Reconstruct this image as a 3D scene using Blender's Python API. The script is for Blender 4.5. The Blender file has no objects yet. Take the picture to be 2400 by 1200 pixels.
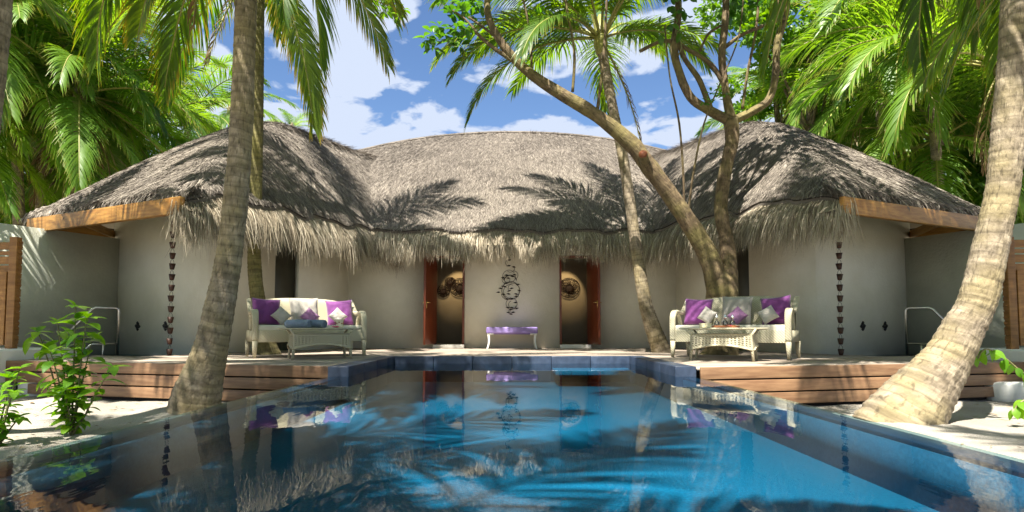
import bpy, bmesh, math, random
import numpy as np
from mathutils import Vector, Matrix, Quaternion, noise as mnoise

R = math.radians
PI = math.pi
sc = bpy.context.scene
COL = sc.collection

# ------------------------------------------------------------------ camera, sky, sun, exposure
F_PX, PITCH, CAM_H, AXIS_Y = 1430.0, R(3.3), 0.43, 690.5
cam_d = bpy.data.cameras.new('camera')
cam = bpy.data.objects.new('camera', cam_d); COL.objects.link(cam)
cam.location = (0, 0, CAM_H)
cam.rotation_euler = (R(90) + PITCH, 0, 0)
cam_d.sensor_width = 36; cam_d.lens = F_PX / 2400 * 36
cam_d.shift_y = 90.5 / 2400
cam_d.clip_start = 0.05; cam_d.clip_end = 3000
sc.camera = cam

SUN_EL, SUN_AZ = R(60), math.atan2(-0.42, -0.9)        # azimuth measured from +Y towards +X
to_sun = Vector((math.sin(SUN_AZ) * math.cos(SUN_EL), math.cos(SUN_AZ) * math.cos(SUN_EL), math.sin(SUN_EL)))
world = bpy.data.worlds.new('World'); sc.world = world; world.use_nodes = True
wt = world.node_tree; wn = wt.nodes; wl = wt.links
wn.clear()
w_out = wn.new('ShaderNodeOutputWorld'); w_bg = wn.new('ShaderNodeBackground')
sky = wn.new('ShaderNodeTexSky'); sky.sky_type = 'NISHITA'; sky.sun_disc = False
sky.sun_elevation = SUN_EL; sky.sun_rotation = SUN_AZ
sky.altitude = 0; sky.air_density = 1.0; sky.dust_density = 0.4; sky.ozone_density = 2.5
w_tc = wn.new('ShaderNodeTexCoord'); w_sep = wn.new('ShaderNodeSeparateXYZ')
w_add = wn.new('ShaderNodeMath'); w_add.operation = 'ADD'; w_add.inputs[1].default_value = 0.12
w_max = wn.new('ShaderNodeMath'); w_max.operation = 'MAXIMUM'; w_max.inputs[1].default_value = 0.05
w_dx = wn.new('ShaderNodeMath'); w_dx.operation = 'DIVIDE'
w_dy = wn.new('ShaderNodeMath'); w_dy.operation = 'DIVIDE'
w_cmb = wn.new('ShaderNodeCombineXYZ')
w_cmb.inputs[2].default_value = 3.3
w_n = wn.new('ShaderNodeTexNoise'); w_n.inputs['Scale'].default_value = 3.4; w_n.inputs['Detail'].default_value = 6; w_n.inputs['Roughness'].default_value = 0.52; w_n.inputs['Distortion'].default_value = 0.25
w_n2 = wn.new('ShaderNodeTexNoise'); w_n2.inputs['Scale'].default_value = 0.55; w_n2.inputs['Detail'].default_value = 3
w_mul = wn.new('ShaderNodeMath'); w_mul.operation = 'ADD'
w_r = wn.new('ShaderNodeValToRGB'); w_r.color_ramp.elements[0].position = 0.95; w_r.color_ramp.elements[1].position = 1.40
w_mix = wn.new('ShaderNodeMixRGB'); w_mix.inputs[2].default_value = (0.58, 0.66, 0.82, 1)
w_hs = wn.new('ShaderNodeHueSaturation'); w_hs.inputs['Hue'].default_value = 0.505; w_hs.inputs['Saturation'].default_value = 1.12; w_hs.inputs['Value'].default_value = 0.15
wl.new(w_tc.outputs['Generated'], w_sep.inputs[0])
wl.new(w_sep.outputs['Z'], w_add.inputs[0]); wl.new(w_add.outputs[0], w_max.inputs[0])
wl.new(w_sep.outputs['X'], w_dx.inputs[0]); wl.new(w_max.outputs[0], w_dx.inputs[1])
wl.new(w_sep.outputs['Y'], w_dy.inputs[0]); wl.new(w_max.outputs[0], w_dy.inputs[1])
wl.new(w_dx.outputs[0], w_cmb.inputs[0]); wl.new(w_dy.outputs[0], w_cmb.inputs[1])
wl.new(w_cmb.outputs[0], w_n.inputs['Vector']); wl.new(w_cmb.outputs[0], w_n2.inputs['Vector'])
wl.new(w_n.outputs['Fac'], w_mul.inputs[0]); wl.new(w_n2.outputs['Fac'], w_mul.inputs[1])
wl.new(w_mul.outputs[0], w_r.inputs[0]); wl.new(w_r.outputs[0], w_mix.inputs[0])
wl.new(sky.outputs[0], w_hs.inputs['Color']); wl.new(w_hs.outputs[0], w_mix.inputs[1])
wl.new(w_mix.outputs[0], w_bg.inputs[0]); w_bg.inputs[1].default_value = 0.15
wl.new(w_bg.outputs[0], w_out.inputs[0])

sun_d = bpy.data.lights.new('sun', 'SUN'); sun_d.energy = 2.0; sun_d.angle = R(0.6); sun_d.color = (1.0, 0.95, 0.86)
sun = bpy.data.objects.new('sun', sun_d); COL.objects.link(sun)
sun.rotation_euler = (-to_sun).to_track_quat('-Z', 'Y').to_euler(); sun.location = (-20, -30, 60)

sc.view_settings.view_transform = 'Standard'; sc.view_settings.look = 'None'
sc.view_settings.gamma = 1; sc.view_settings.exposure = 3.02
sc.view_settings.use_curve_mapping = False
sc.cycles.max_bounces = 9; sc.cycles.diffuse_bounces = 5; sc.cycles.glossy_bounces = 4
sc.cycles.transmission_bounces = 6; sc.cycles.transparent_max_bounces = 10
sc.cycles.caustics_reflective = False; sc.cycles.caustics_refractive = False
sc.cycles.sample_clamp_indirect = 6; sc.cycles.use_denoising = True

# ------------------------------------------------------------------ helpers
def at(px, py, Y):
    """world point seen at photo pixel (2400 wide) at depth Y"""
    u = (px - 1200) / F_PX; v = (AXIS_Y - py) / F_PX
    d = Vector((u, math.cos(PITCH) - v * math.sin(PITCH), math.sin(PITCH) + v * math.cos(PITCH)))
    t = Y / d.y
    return Vector((d.x * t, Y, CAM_H + d.z * t))

def atz(px, py, z):
    """world point seen at the photo pixel at height z"""
    u = (px - 1200) / F_PX; v = (AXIS_Y - py) / F_PX
    d = Vector((u, math.cos(PITCH) - v * math.sin(PITCH), math.sin(PITCH) + v * math.cos(PITCH)))
    t = (z - CAM_H) / d.z
    return Vector((d.x * t, d.y * t, z))

def make_mesh(name, V, F, mat=None, uv=None, smooth=False):
    me = bpy.data.meshes.new(name)
    V = np.asarray(V, dtype=np.float32).reshape(-1, 3)
    if isinstance(F, np.ndarray):
        n, k = F.shape
        idx = F.astype(np.int32).ravel(); starts = np.arange(n, dtype=np.int32) * k
        tot = np.full(n, k, dtype=np.int32)
    else:
        tot = np.array([len(f) for f in F], dtype=np.int32)
        idx = np.array([i for f in F for i in f], dtype=np.int32)
        starts = np.concatenate([[0], np.cumsum(tot)[:-1]]).astype(np.int32)
        n = len(F)
    me.vertices.add(len(V)); me.vertices.foreach_set('co', V.ravel())
    me.loops.add(len(idx)); me.loops.foreach_set('vertex_index', idx)
    me.polygons.add(n); me.polygons.foreach_set('loop_start', starts); me.polygons.foreach_set('loop_total', tot)
    if uv is not None:
        uvl = me.uv_layers.new(name='UVMap')
        uvl.data.foreach_set('uv', np.asarray(uv, dtype=np.float32)[idx].ravel())
    me.update(calc_edges=True)
    if smooth:
        me.polygons.foreach_set('use_smooth', np.ones(n, dtype=bool))
    if mat is not None: me.materials.append(mat)
    me.validate()
    return me

ROOTM = {}
def link(name, me, parent=None, local=False):
    o = bpy.data.objects.new(name, me); COL.objects.link(o)
    if parent is not None:
        o.parent = parent
        if not local and parent in ROOTM: o.matrix_parent_inverse = ROOTM[parent].inverted()
        ROOTM[o] = Matrix.Identity(4) if not local else None
        if local: ROOTM.pop(o)
        else: ROOTM.pop(o)
    return o

def tag(o, label=None, cat=None, group=None, kind=None):
    if label: o['label'] = label
    if cat: o['category'] = cat
    if group: o['group'] = group
    if kind: o['kind'] = kind
    return o

def thing(name, label, cat, loc=(0, 0, 0), rz=0, group=None):
    o = bpy.data.objects.new(name, None); COL.objects.link(o)
    o.empty_display_size = 0.2
    o.location = loc; o.rotation_euler = (0, 0, rz)
    ROOTM[o] = Matrix.Translation(Vector(loc)) @ Matrix.Rotation(rz, 4, 'Z')
    return tag(o, label, cat, group)

class MB:
    """collects shapes into one mesh"""
    def __init__(s): s.V = []; s.F = []; s.U = []
    def add(s, V, F, U=None):
        o = len(s.V); s.V += [tuple(v) for v in V]; s.F += [tuple(i + o for i in f) for f in F]
        s.U += list(U) if U is not None else [(v[0], v[2]) for v in V]
        return s
    def box(s, c, d, M=None):
        cx, cy, cz = c; x, y, z = d[0] / 2, d[1] / 2, d[2] / 2
        V = [Vector((cx + a * x, cy + b * y, cz + e * z)) for e in (-1, 1) for b in (-1, 1) for a in (-1, 1)]
        if M is not None: V = [M @ v for v in V]
        return s.add(V, [(0, 2, 3, 1), (4, 5, 7, 6), (0, 1, 5, 4), (2, 6, 7, 3), (0, 4, 6, 2), (1, 3, 7, 5)])
    def prism(s, poly, z0, z1):
        n = len(poly)
        a = sum(poly[i][0] * poly[(i + 1) % n][1] - poly[(i + 1) % n][0] * poly[i][1] for i in range(n))
        if a < 0: poly = poly[::-1]
        V = [(p[0], p[1], z0) for p in poly] + [(p[0], p[1], z1) for p in poly]
        return s.add(V, [tuple(range(n))[::-1], tuple(range(n, 2 * n))] + [(i, (i + 1) % n, n + (i + 1) % n, n + i) for i in range(n)])
    def tube(s, P, r, n=8, cap=True, flat=None):
        P = [Vector(p) for p in P]
        if not hasattr(r, '__len__'): r = [r] * len(P)
        V, U, F = [], [], []
        t0 = (P[1] - P[0]).normalized()
        ref = Vector((0, 0, 1)) if abs(t0.z) < 0.9 else Vector((1, 0, 0))
        nx = t0.cross(ref).normalized(); L = 0
        for i, p in enumerate(P):
            t = (P[min(i + 1, len(P) - 1)] - P[max(i - 1, 0)]).normalized()
            nx = (nx - t * nx.dot(t)).normalized(); ny = t.cross(nx)
            if i: L += (P[i] - P[i - 1]).length
            for k in range(n + 1):
                a = 2 * PI * k / n
                V.append(p + nx * (math.cos(a) * r[i]) + ny * (math.sin(a) * r[i])); U.append((k / n, L))
        m = n + 1
        for i in range(len(P) - 1):
            for k in range(n): F.append((i * m + k, i * m + k + 1, (i + 1) * m + k + 1, (i + 1) * m + k))
        if cap:
            F.append(tuple(range(n))[::-1]); F.append(tuple((len(P) - 1) * m + k for k in range(n)))
        return s.add(V, F, U)
    def band(s, P, wdir, w, th):
        """rectangular section swept along P; wdir the width direction"""
        P = [Vector(p) for p in P]; wd = Vector(wdir).normalized(); V, F = [], []
        for i, p in enumerate(P):
            t = (P[min(i + 1, len(P) - 1)] - P[max(i - 1, 0)]).normalized(); nn = t.cross(wd).normalized()
            ww = w[i] if hasattr(w, '__len__') else w
            tt = th[i] if hasattr(th, '__len__') else th
            c = 0.28
            for a, b in ((-1, -1 + c), (-1 + c, -1), (1 - c, -1), (1, -1 + c), (1, 1 - c), (1 - c, 1), (-1 + c, 1), (-1, 1 - c)):
                V.append(p + wd * (a * ww / 2) + nn * (b * tt / 2))
        for i in range(len(P) - 1):
            for k in range(8): F.append((i * 8 + k, i * 8 + (k + 1) % 8, i * 8 + 8 + (k + 1) % 8, i * 8 + 8 + k))
        F.append(tuple(range(8))[::-1]); F.append(tuple((len(P) - 1) * 8 + k for k in range(8)))
        return s.add(V, F)
    def lathe(s, prof, c=(0, 0, 0), n=16, sx=1, sy=1):
        V, F = [], []
        for (r, z) in prof:
            for k in range(n):
                a = 2 * PI * k / n; V.append((c[0] + r * sx * math.cos(a), c[1] + r * sy * math.sin(a), c[2] + z))
        for i in range(len(prof) - 1):
            for k in range(n): F.append((i * n + k, i * n + (k + 1) % n, (i + 1) * n + (k + 1) % n, (i + 1) * n + k))
        F.append(tuple(range(n))[::-1]); F.append(tuple((len(prof) - 1) * n + k for k in range(n)))
        return s.add(V, F)
    def mesh(s, name, mat, smooth=False, bevel=0, seg=2):
        me = make_mesh(name, s.V, s.F, mat, s.U, smooth)
        if bevel:
            bm = bmesh.new(); bm.from_mesh(me)
            bmesh.ops.remove_doubles(bm, verts=bm.verts, dist=1e-5)
            bmesh.ops.bevel(bm, geom=[e for e in bm.edges if len(e.link_faces) == 2 and e.calc_face_angle(0) > 0.5], offset=bevel, segments=seg, affect='EDGES', profile=0.6, clamp_overlap=True)
            bm.to_mesh(me); bm.free()
            if smooth:
                me.polygons.foreach_set('use_smooth', np.ones(len(me.polygons), dtype=bool))
        return me
    def obj(s, name, mat, parent=None, smooth=False, bevel=0, local=False, seg=2):
        return link(name, s.mesh(name, mat, smooth, bevel, seg), parent, local)

def catmull(P, R_, sub=6):
    P = [Vector(p) for p in P]; out, ro = [], []
    for i in range(len(P) - 1):
        p0, p1, p2, p3 = P[max(i - 1, 0)], P[i], P[i + 1], P[min(i + 2, len(P) - 1)]
        for k in range(sub):
            t = k / sub
            out.append(0.5 * ((2 * p1) + (p2 - p0) * t + (2 * p0 - 5 * p1 + 4 * p2 - p3) * t * t + (3 * p1 - p0 - 3 * p2 + p3) * t ** 3))
            ro.append(R_[i] * (1 - t) + R_[i + 1] * t)
    out.append(P[-1]); ro.append(R_[-1])
    return out, ro

# ------------------------------------------------------------------ materials
def new_mat(name):
    m = bpy.data.materials.new(name); m.use_nodes = True
    t = m.node_tree; b = t.nodes['Principled BSDF']
    return m, t, t.nodes, t.links, b

def ramp(nodes, stops):
    r = nodes.new('ShaderNodeValToRGB'); e = r.color_ramp.elements
    while len(e) < len(stops): e.new(0.5)
    for i, (p, c) in enumerate(stops):
        e[i].position = p; e[i].color = (c[0], c[1], c[2], 1)
    return r

def simple(name, c1, c2=None, rough=0.6, scale=6, bump=0.0, bscale=60, metal=0, stretch=(1, 1, 1), spec=0.5, detail=5, lo=0.35, hi=0.68, objrand=0.0, uv=False, sheen=0):
    m, t, N, L, b = new_mat(name)
    tc = N.new('ShaderNodeTexCoord'); mp = N.new('ShaderNodeMapping'); mp.inputs['Scale'].default_value = stretch
    L.new(tc.outputs['UV' if uv else 'Object'], mp.inputs[0])
    src = mp.outputs[0]
    if objrand:
        oi = N.new('ShaderNodeObjectInfo'); va = N.new('ShaderNodeVectorMath'); va.operation = 'SCALE'
        cm = N.new('ShaderNodeCombineXYZ'); 
        for k in range(3): L.new(oi.outputs['Random'], cm.inputs[k])
        L.new(cm.outputs[0], va.inputs[0]); va.inputs['Scale'].default_value = 37.0
        ad = N.new('ShaderNodeVectorMath'); L.new(src, ad.inputs[0]); L.new(va.outputs[0], ad.inputs[1]); src = ad.outputs[0]
    n = N.new('ShaderNodeTexNoise'); n.inputs['Scale'].default_value = scale; n.inputs['Detail'].default_value = detail; n.inputs['Roughness'].default_value = 0.6
    L.new(src, n.inputs['Vector'])
    r = ramp(N, [(lo, c1), (hi, c2 or c1)]); L.new(n.outputs['Fac'], r.inputs[0])
    col = r.outputs[0]
    if objrand:
        hs = N.new('ShaderNodeHueSaturation'); mr = N.new('ShaderNodeMapRange')
        mr.inputs[3].default_value = 1 - objrand; mr.inputs[4].default_value = 1 + objrand
        L.new(oi.outputs['Random'], mr.inputs[0]); L.new(mr.outputs[0], hs.inputs['Value']); L.new(col, hs.inputs['Color']); col = hs.outputs[0]
    L.new(col, b.inputs['Base Color'])
    b.inputs['Roughness'].default_value = rough; b.inputs['Metallic'].default_value = metal; b.inputs['Specular IOR Level'].default_value = spec
    if sheen: b.inputs['Sheen Weight'].default_value = sheen
    if bump:
        n2 = N.new('ShaderNodeTexNoise'); n2.inputs['Scale'].default_value = bscale; n2.inputs['Detail'].default_value = 4; L.new(src, n2.inputs['Vector'])
        bp = N.new('ShaderNodeBump'); bp.inputs['Strength'].default_value = bump; bp.inputs['Distance'].default_value = 0.02
        L.new(n2.outputs['Fac'], bp.inputs['Height']); L.new(bp.outputs[0], b.inputs['Normal'])
    return m

def leaf_mat(name, dark, light, tip=None, trans=0.45, tcol=None, rough=0.42, tippos=0.75):
    m, t, N, L, b = new_mat(name)
    oi = N.new('ShaderNodeObjectInfo'); tc = N.new('ShaderNodeTexCoord')
    n = N.new('ShaderNodeTexNoise'); n.inputs['Scale'].default_value = 1.7; n.inputs['Detail'].default_value = 3
    L.new(tc.outputs['Object'], n.inputs['Vector'])
    ad = N.new('ShaderNodeMath'); ad.operation = 'MULTIPLY_ADD'; ad.inputs[1].default_value = 0.55
    su = N.new('ShaderNodeMath'); su.operation = 'MULTIPLY'; su.inputs[1].default_value = 0.62
    L.new(oi.outputs['Random'], su.inputs[0]); L.new(n.outputs['Fac'], ad.inputs[0]); L.new(su.outputs[0], ad.inputs[2])
    r = ramp(N, [(0.2, dark), (0.85, light)]); L.new(ad.outputs[0], r.inputs[0]); col = r.outputs[0]
    if tip:
        sep = N.new('ShaderNodeSeparateXYZ'); L.new(tc.outputs['UV'], sep.inputs[0])
        mr = N.new('ShaderNodeMapRange'); mr.inputs[1].default_value = tippos; mr.inputs[2].default_value = 1.02
        L.new(sep.outputs['Y'], mr.inputs[0])
        mx = N.new('ShaderNodeMixRGB'); mx.inputs[2].default_value = (*tip, 1); L.new(mr.outputs[0], mx.inputs[0]); L.new(col, mx.inputs[1]); col = mx.outputs[0]
    L.new(col, b.inputs['Base Color']); b.inputs['Roughness'].default_value = rough
    tr = N.new('ShaderNodeBsdfTranslucent')
    hs = N.new('ShaderNodeHueSaturation'); hs.inputs['Hue'].default_value = 0.485; hs.inputs['Saturation'].default_value = 1.1; hs.inputs['Value'].default_value = 2.0
    L.new(col, hs.inputs['Color']); L.new(hs.outputs[0], tr.inputs[0])
    ms = N.new('ShaderNodeMixShader'); ms.inputs[0].default_value = trans
    L.new(b.outputs[0], ms.inputs[1]); L.new(tr.outputs[0], ms.inputs[2])
    L.new(ms.outputs[0], N['Material Output'].inputs[0])
    return m

M = {}
M['wall'] = simple('wall_paint', (0.69, 0.665, 0.53), (0.80, 0.78, 0.65), 0.85, 1.1, 0.25, 22, detail=9, lo=0.3, hi=0.6)
M['gwall'] = simple('garden_wall_paint', (0.45, 0.46, 0.375), (0.57, 0.58, 0.485), 0.85, 1.1, 0.25, 22, detail=9, lo=0.3, hi=0.6)
M['white'] = simple('white_render', (0.70, 0.69, 0.65), (0.80, 0.79, 0.75), 0.8, 3, 0.2, 25)
M['soffit'] = simple('soffit_paint', (0.70, 0.66, 0.58), (0.76, 0.72, 0.64), 0.8, 2)
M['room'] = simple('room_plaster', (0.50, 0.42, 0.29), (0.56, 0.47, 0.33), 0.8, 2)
M['beam'] = simple('beam_wood', (0.26, 0.115, 0.02), (0.42, 0.22, 0.05), 0.45, 3, 0.15, 20, stretch=(1.2, 1.2, 9), objrand=0.1)
M['gate'] = simple('gate_wood', (0.20, 0.085, 0.018), (0.33, 0.16, 0.042), 0.5, 4, 0.15, 20, stretch=(1, 1, 6), objrand=0.18)
M['door'] = simple('door_wood', (0.11, 0.022, 0.007), (0.17, 0.037, 0.012), 0.4, 6, 0.06, 30, stretch=(5, 5, 0.6))
M['fascia'] = simple('fascia_wood', (0.16, 0.083, 0.042), (0.27, 0.158, 0.082), 0.5, 2.4, 0.15, 18, stretch=(1, 1, 10), objrand=0.2)
M['deck'] = simple('deck_wood', (0.29, 0.23, 0.175), (0.45, 0.37, 0.295), 0.65, 3, 0.2, 20, stretch=(1, 9, 9), objrand=0.16)
M['dark'] = simple('under_deck_shade', (0.02, 0.015, 0.012), (0.03, 0.022, 0.018), 0.9)
M['slate'] = simple('slate_coping', (0.02, 0.031, 0.054), (0.042, 0.06, 0.098), 0.35, 9, 0.1, 60, objrand=0.12)
M['pool'] = simple('pool_mosaic', (0.007, 0.115, 0.19), (0.019, 0.245, 0.355), 0.5, 55, 0, detail=2, lo=0.3, hi=0.75)
M['poolwall'] = simple('pool_wall_mosaic', (0.03, 0.10, 0.16), (0.06, 0.17, 0.25), 0.5, 55, 0, detail=2)
M['steel'] = simple('brushed_steel', (0.55, 0.53, 0.48), (0.65, 0.63, 0.58), 0.28, 30, metal=1)
M['copper'] = simple('aged_copper', (0.035, 0.016, 0.010), (0.085, 0.034, 0.018), 0.5, 25, 0.1, 50, metal=0.3, objrand=0.2)
M['black'] = simple('black_iron', (0.018, 0.013, 0.01), (0.035, 0.026, 0.02), 0.5, 30)
M['artbrown'] = simple('brown_wicker', (0.018, 0.008, 0.004), (0.035, 0.016, 0.009), 0.6, 30)
M['brass'] = simple('brass', (0.6, 0.42, 0.16), (0.7, 0.5, 0.2), 0.3, 20, metal=1)
M['glassdark'] = simple('dark_screen', (0.06, 0.058, 0.04), (0.085, 0.08, 0.055), 0.5, 2)
M['seatcloth'] = simple('seat_cloth', (0.58, 0.54, 0.43), (0.66, 0.62, 0.51), 0.85, 8, 0.12, 25)
M['purple'] = simple('purple_cloth', (0.13, 0.018, 0.14), (0.19, 0.034, 0.20), 0.75, 5, 0.25, 14, sheen=0.3, objrand=0.12)
M['greycloth'] = simple('grey_cloth', (0.34, 0.31, 0.27), (0.42, 0.385, 0.335), 0.8, 5, 0.25, 14, sheen=0.2, objrand=0.1)
M['mauve'] = simple('mauve_cloth', (0.25, 0.10, 0.23), (0.33, 0.15, 0.30), 0.75, 5, 0.2, 14, sheen=0.3)
M['lilac'] = simple('lilac_cloth', (0.235, 0.165, 0.40), (0.29, 0.21, 0.47), 0.7, 5, 0.1, 20)
M['towel'] = simple('blue_towel', (0.13, 0.18, 0.25), (0.20, 0.255, 0.34), 0.95, 40, 0.5, 160)
M['cream'] = simple('cream_ceramic', (0.72, 0.66, 0.45), (0.8, 0.74, 0.52), 0.5, 20)
M['tray'] = simple('tray_wood', (0.25, 0.08, 0.025), (0.35, 0.13, 0.05), 0.4, 8, stretch=(1, 6, 6))
M['petal'] = simple('pink_petal', (0.75, 0.03, 0.16), (0.85, 0.09, 0.25), 0.5, 20)
M['bottlecap'] = simple('silver_stopper', (0.75, 0.75, 0.75), (0.8, 0.8, 0.8), 0.15, 10, metal=1)
M['vent'] = simple('black_vent', (0.012, 0.012, 0.012), (0.02, 0.02, 0.02), 0.6)
M['cutwood'] = simple('cut_wood', (0.16, 0.04, 0.015), (0.28, 0.09, 0.035), 0.7, 18)
M['drift'] = simple('dry_litter', (0.16, 0.10, 0.05), (0.34, 0.24, 0.14), 0.8, 12, objrand=0.3)

def wicker_mat():
    m, t, N, L, b = new_mat('cream_wicker')
    tc = N.new('ShaderNodeTexCoord')
    w1 = N.new('ShaderNodeTexWave'); w1.bands_direction = 'DIAGONAL'; w1.inputs['Scale'].default_value = 16; w1.inputs['Distortion'].default_value = 0.4
    w2 = N.new('ShaderNodeTexWave'); w2.bands_direction = 'Z'; w2.inputs['Scale'].default_value = 26; w2.inputs['Distortion'].default_value = 0.2
    L.new(tc.outputs['Object'], w1.inputs['Vector']); L.new(tc.outputs['Object'], w2.inputs['Vector'])
    mul = N.new('ShaderNodeMath'); mul.operation = 'MULTIPLY'; L.new(w1.outputs['Fac'], mul.inputs[0]); L.new(w2.outputs['Fac'], mul.inputs[1])
    bp = N.new('ShaderNodeBump'); bp.inputs['Strength'].default_value = 0.7; bp.inputs['Distance'].default_value = 0.006
    L.new(mul.outputs[0], bp.inputs['Height']); L.new(bp.outputs[0], b.inputs['Normal'])
    r = ramp(N, [(0.0, (0.38, 0.34, 0.22)), (0.6, (0.60, 0.555, 0.40))]); L.new(mul.outputs[0], r.inputs[0]); L.new(r.outputs[0], b.inputs['Base Color'])
    b.inputs['Roughness'].default_value = 0.5
    return m
M['wicker'] = wicker_mat()

def sand_mat():
    m, t, N, L, b = new_mat('coral_sand')
    tc = N.new('ShaderNodeTexCoord')
    n1 = N.new('ShaderNodeTexNoise'); n1.inputs['Scale'].default_value = 1.1; n1.inputs['Detail'].default_value = 6
    n2 = N.new('ShaderNodeTexNoise'); n2.inputs['Scale'].default_value = 90; n2.inputs['Detail'].default_value = 3
    n3 = N.new('ShaderNodeTexNoise'); n3.inputs['Scale'].default_value = 9; n3.inputs['Detail'].default_value = 6
    for n in (n1, n2, n3): L.new(tc.outputs['Object'], n.inputs['Vector'])
    r = ramp(N, [(0.35, (0.29, 0.258, 0.213)), (0.7, (0.41, 0.375, 0.32))]); L.new(n1.outputs['Fac'], r.inputs[0])
    r2 = ramp(N, [(0.28, (0.45, 0.42, 0.38)), (0.5, (1, 1, 1))]); L.new(n2.outputs['Fac'], r2.inputs[0])
    mx = N.new('ShaderNodeMixRGB'); mx.blend_type = 'MULTIPLY'; mx.inputs[0].default_value = 0.6
    L.new(r.outputs[0], mx.inputs[1]); L.new(r2.outputs[0], mx.inputs[2])
    # beyond the garden the sand turns to leaf litter and low green
    sep = N.new('ShaderNodeSeparateXYZ'); L.new(tc.outputs['Object'], sep.inputs[0])
    mr = N.new('ShaderNodeMapRange'); mr.inputs[1].default_value = 14; mr.inputs[2].default_value = 22; L.new(sep.outputs['Y'], mr.inputs[0])
    mg = N.new('ShaderNodeMixRGB'); mg.inputs[2].default_value = (0.06, 0.09, 0.03, 1); L.new(mr.outputs[0], mg.inputs[0]); L.new(mx.outputs[0], mg.inputs[1])
    L.new(mg.outputs[0], b.inputs['Base Color']); b.inputs['Roughness'].default_value = 0.95
    ad = N.new('ShaderNodeMath'); L.new(n2.outputs['Fac'], ad.inputs[0]); L.new(n3.outputs['Fac'], ad.inputs[1])
    bp = N.new('ShaderNodeBump'); bp.inputs['Strength'].default_value = 0.6; bp.inputs['Distance'].default_value = 0.03
    L.new(ad.outputs[0], bp.inputs['Height']); L.new(bp.outputs[0], b.inputs['Normal'])
    return m
M['sand'] = sand_mat()

def water_mat(name, tint, bump=0.02):
    m, t, N, L, b = new_mat(name)
    N.remove(b)
    tr = N.new('ShaderNodeBsdfTransparent'); tr.inputs[0].default_value = (*tint, 1)
    gl = N.new('ShaderNodeBsdfGlossy'); gl.inputs['Roughness'].default_value = 0.012
    fr = N.new('ShaderNodeFresnel'); fr.inputs[0].default_value = 1.33
    tc = N.new('ShaderNodeTexCoord'); mp = N.new('ShaderNodeMapping'); mp.inputs['Scale'].default_value = (2.6, 0.7, 1)
    n = N.new('ShaderNodeTexNoise'); n.inputs['Scale'].default_value = 2.2; n.inputs['Detail'].default_value = 3; n.inputs['Roughness'].default_value = 0.5
    L.new(tc.outputs['Object'], mp.inputs[0]); L.new(mp.outputs[0], n.inputs['Vector'])
    bp = N.new('ShaderNodeBump'); bp.inputs['Strength'].default_value = bump; bp.inputs['Distance'].default_value = 0.1
    L.new(n.outputs['Fac'], bp.inputs['Height']); L.new(bp.outputs[0], gl.inputs['Normal']); L.new(bp.outputs[0], fr.inputs['Normal'])
    ms = N.new('ShaderNodeMixShader'); L.new(fr.outputs[0], ms.inputs[0]); L.new(tr.outputs[0], ms.inputs[1]); L.new(gl.outputs[0], ms.inputs[2])
    L.new(ms.outputs[0], N['Material Output'].inputs[0])
    return m
M['water'] = water_mat('pool_water', (0.50, 0.80, 0.92), 0.014)
M['tubwater'] = water_mat('tub_water', (0.25, 0.55, 0.50), 0.05)

def glass_mat():
    m, t, N, L, b = new_mat('clear_glass'); N.remove(b)
    tr = N.new('ShaderNodeBsdfTransparent'); tr.inputs[0].default_value = (0.9, 0.9, 0.88, 1)
    gl = N.new('ShaderNodeBsdfGlossy'); gl.inputs['Roughness'].default_value = 0.03
    fr = N.new('ShaderNodeLayerWeight'); fr.inputs[0].default_value = 0.5
    ms = N.new('ShaderNodeMixShader'); L.new(fr.outputs['Fresnel'], ms.inputs[0]); L.new(tr.outputs[0], ms.inputs[1]); L.new(gl.outputs[0], ms.inputs[2])
    L.new(ms.outputs[0], N['Material Output'].inputs[0]); return m
M['glass'] = glass_mat()

def thatch_mat(name, stops, fringe=False):
    m, t, N, L, b = new_mat(name)
    tc = N.new('ShaderNodeTexCoord'); sep = N.new('ShaderNodeSeparateXYZ'); L.new(tc.outputs['UV'], sep.inputs[0])
    n = N.new('ShaderNodeTexNoise'); n.inputs['Scale'].default_value = 0.9; n.inputs['Detail'].default_value = 6; L.new(tc.outputs['Object'], n.inputs['Vector'])
    ma = N.new('ShaderNodeMath'); ma.operation = 'MULTIPLY_ADD'; ma.inputs[1].default_value = 0.62
    mb_ = N.new('ShaderNodeMath'); mb_.operation = 'MULTIPLY'; mb_.inputs[1].default_value = 0.5
    L.new(n.outputs['Fac'], mb_.inputs[0]); L.new(sep.outputs['X'], ma.inputs[0]); L.new(mb_.outputs[0], ma.inputs[2])
    r = ramp(N, stops); L.new(ma.outputs[0], r.inputs[0]); L.new(r.outputs[0], b.inputs['Base Color'])
    b.inputs['Roughness'].default_value = 0.8; b.inputs['Specular IOR Level'].default_value = 0.25
    return m
M['thatch'] = thatch_mat('thatch', [(0.2, (0.06, 0.05, 0.042)), (0.55, (0.185, 0.157, 0.13)), (0.9, (0.35, 0.305, 0.25))])
M['fringe'] = thatch_mat('thatch_fringe', [(0.2, (0.10, 0.078, 0.05)), (0.55, (0.30, 0.25, 0.175)), (0.9, (0.56, 0.49, 0.375))])

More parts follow.
